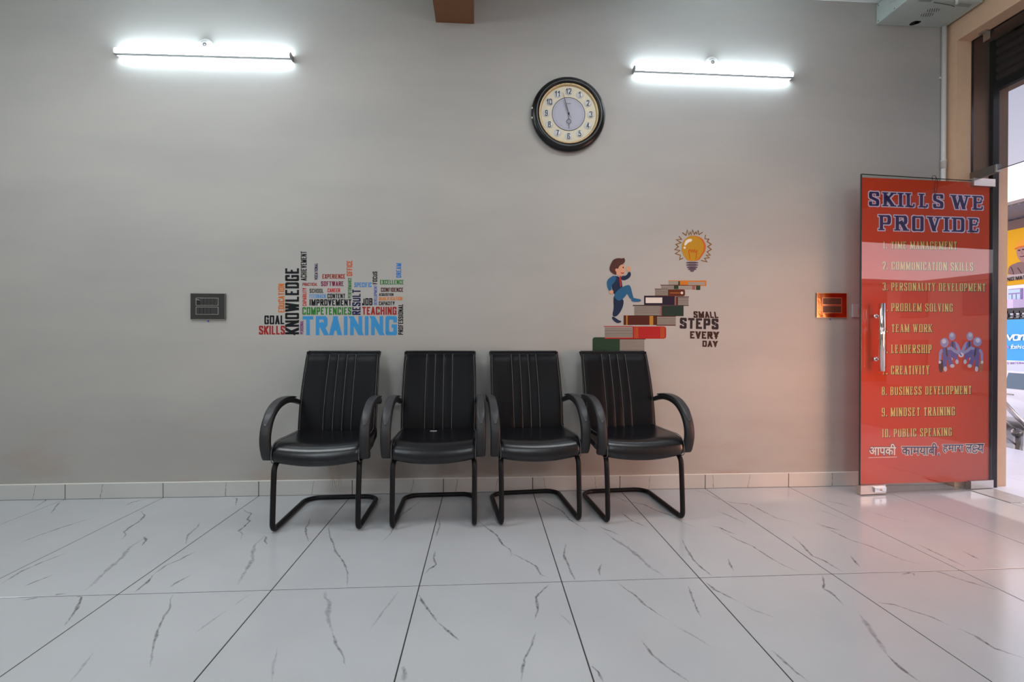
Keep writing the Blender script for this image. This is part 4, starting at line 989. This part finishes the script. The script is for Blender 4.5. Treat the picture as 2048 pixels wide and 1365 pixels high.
g = MB(); q = [fm(1724.5, 355), fm(1979, 366), fm(1977.5, 963), fm(1721.5, 969)]; g.add(q+[p-DN*.0004 for p in q], [(0, 1, 2, 3), (4, 7, 6, 5), (0, 4, 5, 1), (1, 5, 6, 2), (2, 6, 7, 3), (3, 7, 4, 0)]); film = g.build('red_film', M['film'], e)
film['_o'] = tuple(e.location)
TT = dict(purple=dec('poster purple', (58, 42, 92)), lil=dec('poster lilac outline', (215, 195, 225)), gold=dec('poster gold', (226, 190, 110)), dk=dec('poster dark outline', (70, 38, 22)), white=dec('poster white', (235, 215, 205)))
c3 = lambda x, y: (1700+x/3.793, 340+y/3.793); c4 = lambda x, y: (1700+x/3.793, 680+y/3.793)
def dtext(t, q, conv, m1, m2, mg, tk, name='lettering', shadow=(0, 0), style='serif'):
    g = MB(); quad = [conv(*p) for p in q]; T1, T2 = doormap(-.0066), doormap(-.0069)
    put_word(g, t, quad, T2, style, 1, mg, tk=tk, shift=shadow); put_word(g, t, quad, T1, style, 0, 0, tk=tk)
    g.build(name, [m1, m2], film, label='%s on the red film' % t)
dtext('SKILLS', ((140,165),(712,187),(712,292),(140,272)), c3, TT['purple'], TT['lil'], 1.8, .23)
dtext('WE', ((770,190),(1018,200),(1018,305),(770,296)), c3, TT['purple'], TT['lil'], 1.8, .23)
dtext('PROVIDE', ((222,342),(985,368),(985,474),(222,458)), c3, TT['purple'], TT['lil'], 1.8, .23)
items = [('1. TIME MANAGEMENT', c3, ((250,545),(812,545),(812,605),(250,597))), ('2. COMMUNICATION SKILLS', c3, ((247,697),(935,705),(935,767),(247,755))),
 ('3. PERSONALITY DEVELOPMENT', c3, ((247,856),(1028,864),(1028,922),(247,915))), ('4. PROBLEM SOLVING', c3, ((245,1012),(780,1017),(780,1076),(245,1072))),
 ('5. TEAM WORK', c3, ((245,1172),(623,1172),(623,1232),(245,1232))), ('6. LEADERSHIP', c4, ((245,38),(620,38),(620,102),(245,102))),
 ('7. CREATIVITY', c4, ((245,198),(603,196),(603,262),(245,263))), ('8. BUSINESS DEVELOPMENT', c4, ((240,358),(922,350),(922,412),(240,420))),
 ('9. MINDSET TRAINING', c4, ((240,518),(796,510),(796,573),(240,582))), ('10. PUBLIC SPEAKING', c4, ((242,679),(772,668),(772,728),(242,740)))]
for t, cv, q in items: dtext(t, q, cv, TT['gold'], TT['dk'], .5, .125, shadow=(.7, -.5))
# handshake figures printed on the film
c6d = lambda x, y: (1870+x/11.373, 640+y/11.373)
FC = [dec('figure light', (150, 140, 190)), dec('figure shade', (100, 82, 150)), dec('figure tie', (75, 35, 35)), dec('figure case', (80, 30, 18)), dec('figure case tan', (170, 95, 55)), dec('figure pale', (190, 185, 205))]
dm = lambda k: doormap(-.0071+.00022*k)
g = MB()
def fstroke(P, w, mi, k):
    stroke(g, P, w, mi, k, c6d, dm)
    for p in (P[0], P[-1]): disc(g, p[0], p[1], w/2, w/2, mi, k, c6d, dm, 12)
for sgn, hx, hy, hr, sc_, m in ((1, 390, 375, (75, 95), .85, 0), (-1, 795, 375, (75, 98), .85, 0)):
    X = lambda v: hx+sgn*v
    fstroke([(X(60), 520), (X(120), 600), (X(175), 730), (X(200), 800)], 52, 0, 0)
    spoly(g, [(X(-40), 500), (X(40), 480), (X(85), 540), (X(85), 760), (X(60), 880), (X(-30), 880), (X(-60), 700)], 1, 0, 2, c6d, dm)
    fstroke([(X(75), 740), (X(100), 930)], 60, 1, 0); disc(g, X(110), 955, 36, 52, 5, 1, c6d, dm); disc(g, X(-10), 895, 24, 34, 5, 1, c6d, dm)
    poly(g, [(X(-5), 490), (X(25), 490), (X(30), 620), (X(10), 660), (X(-12), 610)], 2, 1, c6d, dm)
    disc(g, hx, hy, hr[0], hr[1], 0, 1, c6d, dm); disc(g, hx-sgn*8, hy-25, 40, 45, 5, 2, c6d, dm)
for sgn, hx, hy in ((1, 215, 520), (-1, 965, 500)):
    X = lambda v: hx+sgn*v
    spoly(g, [(X(-60), 640), (X(60), 620), (X(130), 700), (X(120), 850), (X(80), 920), (X(-30), 920), (X(-45), 750)], 1, 3, 2, c6d, dm)
    fstroke([(X(-60), 690), (X(-95), 760), (X(-105), 940)], 52, 0, 3); fstroke([(X(85), 660), (X(150), 640), (X(230), 710), (X(330), 760)], 50, 0, 4)
    fstroke([(X(5), 880), (X(15), 1090)], 78, 1, 3); disc(g, X(20), 1120, 38, 60, 5, 4, c6d, dm)
    fstroke([(X(110), 880), (X(150), 1020)], 78, 1, 3); disc(g, X(178), 1050, 50, 42, 5, 4, c6d, dm)
    poly(g, [(X(25), 640), (X(55), 640), (X(80), 800), (X(70), 860), (X(35), 790)], 2, 4, c6d, dm)
    spoly(g, [(X(-125), 915), (X(-40), 915), (X(-28), 1000), (X(-40), 1200), (X(-110), 1200), (X(-130), 1050)], 3 if sgn > 0 else 4, 4, 1, c6d, dm); disc(g, X(-105), 965, 30, 36, 5, 5, c6d, dm)
    disc(g, hx, hy, 95, 108, 0, 4, c6d, dm); disc(g, hx-sgn*10, hy-30, 50, 52, 5, 5, c6d, dm)
disc(g, 595, 800, 62, 55, 5, 6, c6d, dm); fstroke([(560, 760), (600, 815)], 22, 1, 7)
g.build('handshake_print', FC, film, label='four lilac figures in ties joining hands')
# Hindi line
def hindi(txt, x0, x1, y0, y1, m1, m2):
    cu = bpy.data.curves.new('t', 'FONT'); cu.body = txt; cu.size = 1; cu.offset = .016; cu.fill_mode = 'FRONT'; cu.resolution_u = 3
    res = []
    for off in (.018, .062):
        cu.offset = off; o = bpy.data.objects.new('t', cu); C.objects.link(o); bpy.context.view_layer.update()
        me = bpy.data.meshes.new_from_object(o.evaluated_get(bpy.context.evaluated_depsgraph_get())); res.append(([v.co.copy() for v in me.vertices], [tuple(p.vertices) for p in me.polygons])); bpy.data.objects.remove(o)
    v0 = res[0][0]; xa, xb = min(v.x for v in v0), max(v.x for v in v0); ya, yb = min(v.y for v in v0), max(v.y for v in v0); g = MB()
    for k, (vs, fs) in enumerate(res):
        T = doormap((-.0066, -.0069)[k])
        g.add([T(*c4(x0+(v.x-xa)/(xb-xa)*(x1-x0), (y1+(y0-y1)*(v.y-ya)/(yb-ya))-(x0-138)*.022)) for v in vs], fs, k)
    return g
for txt, x0, x1, y0, y1, a, b in (('आपकी', 145, 350, 790, 876, 'white', 'purple'), ('कामयाबी,', 392, 680, 790, 893, 'purple', 'white'), ('हमारा', 702, 862, 808, 873, 'purple', 'white')):
    hindi(txt, x0, x1, y0, y1, None, None).build('lettering', [TT[a], TT[b]], film, label='Hindi word on the red film')
g = MB(); f1 = doormap(-.0069); g.add([f1(*c4(x, y)) for x, y in ((142, 893), (355, 888), (355, 892), (142, 897))], [(0, 1, 2, 3)]); g.build('underline', TT['white'], film)
# last word, with its joined letters drawn by hand
HL = [[(924,796),(970,793)], [(962,812),(945,803),(931,812),(931,826),(950,831),(964,824)], [(950,831),(934,834),(929,846),(938,858),(956,856),(966,843)], [(964,824),(974,834)]]
for ch, xa_, xb_ in (('ल', 877, 928), ('य', 968, 1016)):
    hindi(ch, xa_, xb_, 808+(xb_-928)*0, 874, None, None).build('lettering', [TT['purple'], TT['white']], film, label='Hindi letter of the last word on the red film')
g = MB()
for P in HL:
    Q = chaikin(P, 2) if len(P) > 2 else P
    for mi, w, o in ((1, 13, -.0069), (0, 6.5, -.0066)):
        vs, fs = ribbon(Q, w/2, w/2, 3 if mi else 1); T = doormap(o); lift(g, [T(*c4(v.x, v.y)) for v in vs], fs, mi, DN, (len(g.f) % 10)*1.5e-5)
g.build('lettering', [TT['purple'], TT['white']], film, label='last Hindi word on the red film')
# door fittings
def dpx(x, y, o=0): p = doormap(o)(x, y); return (p-DA).dot(DD), p.z
g = MB(); s0, s1 = -.006, dpx(1767, 980)[0]; dbox(g, s0, s1, -.016, .016, .008, .066); lp = g.build('lock_patch', M['steel'], e)
g = MB(); a = dpx(1743, 980)[0]; dbox(g, a, s1-.006, .016, .026, .022, .054); g.build('lock_housing', M['chrome'], lp, origin=e.location)
g = MB(); p = doorpt((a+s1)/2, .026, .038); g.tube([p, p+DN*.002], .007, 12); g.build('keyhole', M['copptrim'], lp, origin=e.location)
g = MB(); dbox(g, dpx(1937, 970)[0], DL+.002, -.016, .016, .008, .062); g.build('bottom_patch', M['steel'], e)
g = MB(); dbox(g, dpx(1943, 370)[0], DL+.002, -.016, .016, 2.096, 2.148); g.build('top_patch', M['steel'], e)
sh = dpx(1750, 630, .007)[0]; zt, zb = 1.272, .828
g = MB(); g.tube([doorpt(sh, .058, zb), doorpt(sh, .058, zt)], .0175, 20); hd = g.build('handle', M['chrome'], e)
for z in (1.190, .905):
    g = MB(); g.tube([doorpt(sh, .007, z), doorpt(sh, .05, z)], .0085, 12); g.tube([doorpt(sh, .006, z), doorpt(sh, .016, z)], .0135, 12); g.build('standoff', M['chrome'], hd, origin=e.location)
g = MB(); s = dpx(1868, 360)[0]; g.tube(crom([doorpt(s+.01, -.015, 2.10), doorpt(s, -.012, 2.147), doorpt(s-.004, .012, 2.146), doorpt(s+.012, .014, 2.10), doorpt(s+.004, .013, 2.04), doorpt(s-.01, .013, 2.02), doorpt(s-.012, .013, 2.07), doorpt(s+.0, .014, 2.14)], 6), .0016, 5)
g.build('hanging_wire', M['black'], e)
g = MB(); g.box((3.335, -.40, -.001), (3.53, -.078, .004), 0, .001); g.build('floor_spring_cover', mat('worn stone strip', (.40, .36, .34, 1), .3, noise=.3, nscale=25), floor)

# second door leaf, closed, outside the frame: an added lamp, not its film, warms the wall
e = empty('door_2', (3.43, -1.65, 0), kind='structure', label='closed second door leaf with the same red film')
g = MB(); g.box((3.424, -2.17, .012), (3.436, -1.14, 2.142)); g.build('glass_panel', M['clear'], e)
g = MB(); g.box((3.437, -2.165, .06), (3.4375, -1.145, 2.13)); g.build('red_film', M['film'], e)
g = MB(); g.box((3.412, -2.17, .008), (3.448, -2.02, .062)); g.box((3.412, -1.30, .008), (3.448, -1.14, .062)); g.build('bottom_patch', M['steel'], e)
# ---------------------------------------------------------------- outside
ST = -1.25
g = MB(); g.box((3.40, -9, -.3), (5.04, 3.2, -.0045)); porch = g.build('porch_floor', M['grout'], None, origin=(0, 0, 0), kind='structure', label='pale marble porch floor outside the doorway')
M['porch'] = marble('porch marble', (.72, .70, .76, 1), .3)
for i in range(3):
    for j in range(20):
        x0 = 3.402+.546*i; y1 = 3.19-.6*j
        if y1-.6 < -9: break
        g = MB(); g.box((x0+.001, y1-.597, -.01), (x0+.545, y1, 0), 0, .001); g.col[0] = 0.; g.build('tile', M['porch'], porch)
g = MB(); g.box((3.69, 0, -.3), (3.9, 3.2, 5)); 
structure('trim_2', (3.0, .21, -1.3), (3.68, 3.2, 5), mat('exterior cream wall', (.6, .5, .42, 1), .7))
structure('trim_3', (3.61, -9, 2.82), (3.76, .0, 4.2), M['peach'], label='unseen facade band added above the shutter')  # added to close a gap where sun leaked in over the shutter
structure('ground', (3.4, -60, ST-.3), (90, 60, ST), mat('dusty street', (.34, .30, .28, 1), .9, noise=.3, nscale=3))
# canopy over the neighbouring part of the porch
structure('porch_canopy', (3.76, -4.5, 2.80), (11.5, -1.7, 3.0), mat('canopy concrete', (.35, .33, .33, 1), .8))
# hand rail going down the steps
e = empty('stair_railing', (5.05, 1.15, 0), label='stainless steel stair railing beyond the doorway', cat='railing')
ry = 1.15; p1, p2 = onY(2008, 806, ry), onY(2052, 853, ry); d = (p2-p1)
g = MB(); g.tube([p1-d*.6, p2+d*2.2], .024, 12); g.build('handrail', M['steel'], e)
for a, b in (((2008, 841), (2042, 868)), ((2008, 872), (2042, 898))):
    q1, q2 = onY(*a, ry), onY(*b, ry); g = MB(); g.tube([q1-(q2-q1)*.5, q2], .008, 8); g.build('middle_rail', M['steel'], e)
pp = onY(2036, 866, ry); g = MB(); g.tube([(pp.x, ry, ST+.9), (pp.x, ry, pp.z)], .028, 12); g.ball((pp.x-.01, ry, pp.z), .045, 12); g.build('post', M['darksteel'], e)
pp = onY(2048, 860, ry); g = MB(); g.tube([(pp.x+.03, ry, ST+.8), (pp.x+.03, ry, pp.z-.01)], .02, 12); g.build('post', M['steel'], e)
steps = MB()
for k in range(6): steps.box((5.045+.3*k, -1.5, ST), (5.345+.3*k, 2.4, -.17*(k+1)))
steps.build('porch_steps', mat('grey step stone', (.30, .28, .30, 1), .7), None, origin=(0, 0, 0), kind='structure')
# bundle of rods
g = MB(); random.seed(11)
for k in range(70):
    z = ST+.03+.05*(k//5); y = 3.9+.07*(k % 5)+random.uniform(-.02, .02); g.tube([(7.2, y-1.6, z+random.uniform(0, .02)), (9.5, y, z+.04+random.uniform(0, .02)), (12.2, y+1.8, z+.12)], .021, 6)
g.build('rod_stack', mat('dark steel rods', (.07, .065, .11, 1), .4, .6, noise=.4), None, origin=(9.5, 4, ST), label='stack of long dark steel rods lying on the street', cat='rods', kind='stuff')
# white car, side on
M['car'] = mat('white car paint', (.72, .72, .76, 1), .2, coat=.6); M['carglass'] = mat('car glass', (.10, .15, .19, 1), .05); M['tyre'] = mat('tyre rubber', (.02, .02, .02, 1), .8)
e = empty('parked_car', (13.9, 8.4, ST), rz=math.radians(0), label='white parked car seen past the doorway edge', cat='car')
q = onX(2030, 745, 13.3); rz = q.z+.02; y0 = q.y-2.6
def carprof(x): return x
side = [(0,.35),(0,.75),(.15,.95),(.75,1.0),(1.5,1.42-.0),(2.0,1.50),(2.9,1.50),(3.5,1.30),(3.85,1.02),(4.15,.98),(4.3,.8),(4.3,.35)]
H0 = (rz-ST)/1.5
g = MB(); n = len(side); cyx = []
for xo, ins in ((13.3, .0), (15.0, .0)):
    for a, b in side:
        tin = .16*max(0, (b-1.0)/.5); xx = xo+(tin if xo < 14 else -tin); cyx.append((xx, y0+a, ST+b*H0))
g.add(cyx, [(i, (i+1) % n, n+(i+1) % n, n+i) for i in range(n)]+[tuple(range(n))[::-1], tuple(range(n, 2*n))]); g.build('body', M['car'], e)
def cwin(P):
    g = MB(); vs = []
    for xo in (.0, .02):
        for a, b in P: vs.append((13.3+.16*max(0, (b-1.0)/.5)-.012+xo, y0+a, ST+b*H0))
    m = len(P); g.add(vs, [tuple(range(m)), tuple(range(m, 2*m))[::-1]]+[(i, (i+1) % m, m+(i+1) % m, m+i) for i in range(m)]); return g
cwin([(1.0,1.06),(1.55,1.40),(2.05,1.45),(2.05,1.06)]).build('side_window', M['carglass'], e); cwin([(2.22,1.06),(2.22,1.45),(2.86,1.45),(2.86,1.06)]).build('side_window', M['carglass'], e); cwin([(2.95,1.06),(2.95,1.43),(3.4,1.26),(3.65,1.06)]).build('side_window', M['carglass'], e)
for a in (2.1, 2.92): cwin([(a,.45),(a,1.04),(a+.012,1.04),(a+.012,.45)]).build('door_seam', M['tyre'], e)
for a in (1.85, 2.72): cwin([(a-.09,.90),(a-.09,.93),(a+.09,.93),(a+.09,.90)]).build('door_handle', M['darksteel'], e)
for a in (.75, 3.45):
    g = MB(); g.cyl((13.27, y0+a, ST+.33), (13.5, y0+a, ST+.33), .33, 24); w_ = g.build('wheel', M['tyre'], e); g = MB(); g.cyl((13.26, y0+a, ST+.33), (13.3, y0+a, ST+.33), .2, 16); g.build('hub_cap', M['steel'], w_, origin=e.location)
# hoardings of the building material shop opposite
def sgn(X): return lambda x, y: onX(x, y, X)
def board(name, X, x0, y0_, x1, y1_, m, lab, th=.06):
    a, b = onX(x0, y0_, X), onX(x1, y1_, X); ya, yb = min(a.y, b.y), max(a.y, b.y); e = empty(name, (X, (ya+yb)/2, b.z), label=lab, cat='sign')
    g = MB(); g.box((X, ya, b.z), (X+th, yb, a.z)); g.build('panel', m, e); return e
def signtext(e, t, quad, X, m, style='sans', tk=None, mi=0):
    g = MB(); put_word(g, t, quad, sgn(X), style, tk=tk); g.build('lettering', m, e, label='letters %s' % t)
eb = board('yellow_signboard', 14.6, 1985, 468, 2110, 562, dec('sign yellow', (200, 150, 20)), 'yellow shop sign with a man in a hard hat, across the street')
s5 = lambda x, y: (2000+x/7.583, 380+y/7.583)
MP = [dec('hoarding %d' % i, c) for i, c in enumerate([(205, 140, 45), (150, 115, 110), (120, 95, 92), (180, 165, 170), (45, 30, 30), (190, 90, 30), (165, 152, 150)])]
mpf = lambda k: sgn(14.6-.004-.003*k)
g = MB()
spoly(g, [(120,1250),(130,1160),(240,1110),(300,1090),(420,1090),(520,1150),(560,1290),(120,1290)], 2, 0, 2, s5, mpf)
spoly(g, [(245,940),(255,900),(364,850),(470,900),(470,1010),(430,1080),(364,1105),(300,1080),(262,1010)], 1, 1, 2, s5, mpf)
spoly(g, [(215,900),(235,840),(290,770),(364,735),(450,760),(500,850),(500,880),(364,855),(240,905)], 0, 2, 2, s5, mpf)
stroke(g, [(222,900),(290,868),(364,852),(450,868),(505,890)], 14, 5, 3, s5, mpf)
for cxx, cyy in ((290, 918), (352, 905)): disc(g, cxx, cyy, 22, 10, 4, 2, s5, mpf)
stroke(g, [(300,1010),(340,1012),(370,1000)], 10, 4, 2, s5, mpf); stroke(g, [(330,930),(330,970),(350,972)], 8, 2, 2, s5, mpf); stroke(g, [(165,1170),(200,1250),(205,1300)], 8, 4, 1, s5, mpf); stroke(g, [(265,1180),(330,1270)], 8, 4, 1, s5, mpf)
poly(g, [(-100,1310),(-100,1395),(560,1340),(560,1255)], 6, 4, s5, mpf)
g.build('printed_man', MP, eb, label='printed man with orange hard hat and grey jacket')
g = MB(); put_word(g, 'BUILDING MATERIAL', [(1945,567),(2110,541),(2110,549.5),(1945,574)], sgn(14.56)); 
s6 = lambda x, y: (2000+x/6.825, 540+y/6.825)
g = MB(); put_word(g, 'NG', [s6(95,108),(2000+188/6.825,540+92/6.825),(2000+188/6.825,540+142/6.825),s6(95,160)], sgn(14.56)); put_word(g, 'MAT', [s6(212,92),s6(345,72),s6(345,122),s6(212,142)], sgn(14.56)); g.build('lettering', MP[4], eb, label='letters NG MAT')
eb = board('blue_signboard', 14.4, 1985, 641, 2110, 733, dec('sign blue', (80, 165, 225)), 'sky blue shop sign with white lettering, above the parked car')
wt = dec('sign white', (235, 240, 248)); pk = dec('sign pink', (235, 130, 190)); lv = dec('sign lavender text', (150, 120, 165))
a, b = onX(1985, 720, 14.37), onX(2110, 733, 14.37); g = MB(); g.box((14.37, b.y, b.z), (14.4, a.y, a.z)); g.build('white_strip', wt, eb)
# rounded lower case letters on the blue sign
LC = {'v': [[(0,.6),(.35,0)],[(.35,0),(.7,.6)]], 'a': [[(.6,.6),(.6,0)],[(.3,.6),(0,.6),(0,0),(.3,0),(.6,0),(.6,.6),(.3,.6)]], 'r': [[(0,0),(0,.58)],[(0,.35),(.2,.55),(.45,.58)]], 'e': [[(0,.3),(.58,.3)],[(.6,.3),(.6,.6),(.3,.6),(0,.6),(0,.3),(0,0),(.35,0),(.6,.06)]],
      'f': [[(.15,-.15),(.2,.7),(.35,.95),(.55,.92)],[(0,.55),(.45,.55)]], 's': [[(.5,.5),(.25,.6),(.05,.45),(.45,.2),(.3,0),(0,.08)]], 'h': [[(0,0),(0,.95)],[(0,.4),(.25,.6),(.5,.45),(.5,0)]], 'i': [[(0,0),(0,.58)],[(0,.78),(0,.88)]], 'o': [[(.3,.6),(0,.5),(0,.1),(.3,0),(.6,.1),(.6,.5),(.3,.6)]], 'n': [[(0,0),(0,.58)],[(0,.4),(.25,.6),(.5,.45),(.5,0)]], 'u': [[(0,.58),(0,.12),(.25,0),(.5,.15)],[(.5,.6),(.5,0)]]}
def lower(t, x, y, hgt, adv, w, m, X=14.37, sl=.15):
    g = MB()
    for c in t:
        for P in LC[c]:
            Q = chaikin(P, 2) if len(P) > 3 else P; Q = [(x+(p[0]+p[1]*sl)*hgt, y-p[1]*hgt) for p in Q]; vs, fs = ribbon(Q, w/2, w/2, w*.3); T = sgn(X-.004); lift(g, [T(v.x, v.y) for v in vs], fs, 0, None, (len(g.f) % 20)*3e-4)
        x += hgt*(adv*(.55 if c in 'irf' else 1))
    g.build('lettering', m, eb, label='letters %s' % t)
lower('ware'.replace('w', 'v'), 2013, 680.5, 17, .78, 2.6, wt)
lower('n', 2012.5, 697, 7, .8, 1.2, pk); lower('fashion', 2021, 697.5, 8, .72, 1.1, wt)
g = MB(); put_word(g, 'G', [s6(95,1258),s6(125,1258),s6(125,1290),s6(95,1290)], sgn(14.36)); put_word(g, 'MATERIAL', [s6(140,1257),s6(350,1257),s6(350,1290),s6(140,1290)], sgn(14.36)); g.build('lettering', lv, eb, label='letters G MATERIAL')
# awning above the yellow sign
e = empty('shop_awning', (13.5, 8.5, 4.1), label='corrugated awning above the yellow shop sign', cat='awning')
za, zb = onX(2030, 407, 13.2).z, onX(2030, 462, 15.2).z
g = MB(); vs = []; n = 60
for i in range(n+1):
    y = 6.2+5*i/n; dz = .03*(1 if i % 2 else -1)
    vs += [(13.2, y, za-.02+dz), (15.3, y, zb+.25+dz), (13.2, y, za+.01+dz), (15.3, y, zb+.28+dz)]
fs = []
for i in range(n): a = i*4; fs += [(a, a+4, a+5, a+1), (a+2, a+3, a+7, a+6), (a, a+2, a+6, a+4), (a+1, a+5, a+7, a+3)]
g.add(vs, fs); g.build('corrugated_sheet', mat('grey corrugated sheet', (.30, .27, .30, 1), .6), e)
g = MB(); g.box((13.1, 6.2, za-.03), (13.25, 11.2, za+.05)); g.build('front_beam', mat('awning edge', (.20, .16, .15, 1), .7), e)
g = MB(); g.box((14.7, 6.2, zb-.12), (14.9, 11.2, zb+.2)); g.build('rear_beam', mat('brown awning beam', (.13, .08, .07, 1), .7), e)
# white building behind the signs
e = empty('white_building', (19, 11, ST), label='white building with blue framed window behind the signs', cat='building')
wb = mat('white plaster', (.68, .70, .80, 1), .7); g = MB(); g.box((19, 4, ST), (26, 18, onX(2030, 470, 19).z)); g.build('wall', wb, e)
wf = mat('purple window frame', (.30, .18, .38, 1), .5); wg = mat('pale blue pane', (.35, .50, .72, 1), .1)
a, b = onX(2019, 579, 18.98), onX(2045, 610, 18.98)
g = MB(); g.box((18.93, b.y, b.z), (19, a.y, a.z)); wd = g.build('window', wf, e)
H = a.z-b.z; Wy = a.y-b.y
for (u0, u1, v0, v1) in ((.06, .94, .74, .95), (.06, .30, .1, .66), (.38, .62, .1, .66), (.70, .94, .1, .66)):
    g = MB(); g.box((18.91, b.y+Wy*u0, b.z+H*v0), (18.94, b.y+Wy*u1, b.z+H*v1)); g.build('pane', wg, wd, origin=e.location)
a, b = onX(2008, 600, 18.5), onX(2026, 619, 18.5); g = MB(); g.box((18.5, b.y, b.z), (19, a.y, a.z)); g.build('balcony', mat('lilac plaster', (.62, .50, .66, 1), .7), e)
# dark roof rack bars between the sign and the building
e = empty('steel_gantry', (14.5, 8, 1.5), label='dark steel bars above the blue sign', cat='frame')
for ya_, yb_ in ((619, 623), (637, 641)):
    a, b = onX(1985, ya_, 14.5), onX(2110, yb_, 14.5); g = MB(); g.box((14.5, b.y, b.z), (14.58, a.y, a.z)); g.build('bar', M['black'], e)
for i in range(9):
    a, b = onX(1990+i*12, 622, 14.5), onX(1992+i*12, 638, 14.5); g = MB(); g.box((14.5, b.y, b.z), (14.56, a.y, a.z)); g.build('upright', M['black'], e)
a, b = onX(1985, 634, 14.54), onX(2110, 628, 14.54); g = MB(); g.tube([a, b], .03, 6); g.build('brace', M['darksteel'], e)
# neighbouring blocks and hills on the far side of the street (they show in the reflections)
random.seed(5)
for i, (y, w, h, c) in enumerate([(-4, 7, 5.6, (.45, .40, .36, 1)), (-13, 8, 4.9, (.5, .42, .40, 1)), (-23, 9, 5.4, (.40, .38, .40, 1)), (-34, 9, 4.6, (.48, .44, .38, 1))]):
    e = empty('street_building', (24, y, ST), label='plain block across the street, the %s along from the white building' % ('first', 'second', 'third', 'fourth')[i], cat='building')
    g = MB(); g.box((24, y-w/2, ST), (32, y+w/2, ST+h)); g.box((23.9, y-w/2-.1, ST+h), (32.1, y+w/2+.1, ST+h+.25)); g.build('wall', mat('block plaster', c, .8), e)
    for j in range(3):
        for k in range(2):
            g = MB(); yy = y-w/2+w*(j+.5)/3; zz = ST+1.0+2.4*k
            if zz+1.3 > ST+h: continue
            g.box((23.93, yy-.6, zz), (24, yy+.6, zz+1.3), 0, .01); g.build('window', M['carglass'], e)
g = MB(); vs = []; n = 80
for i in range(n+1):
    y = -160+4*i*1.0; h = 14+5*math.sin(i*.13+1)+1.5*math.sin(i*.41)+1.2*math.sin(i*1.3); vs += [(85, y, ST-1), (85, y, max(3, h)), (110, y, ST-1)]
fs = []
for i in range(n): a = 3*i; fs += [(a, a+3, a+4, a+1), (a+1, a+4, a+5, a+2)]
g.add(vs, fs); g.build('hills', mat('dry hillside', (.20, .17, .15, 1), .9, noise=.3, nscale=.5), None, origin=(0, 0, 0), kind='structure')
for o in list(bpy.data.objects):
    if '_o' in o: del o['_o']
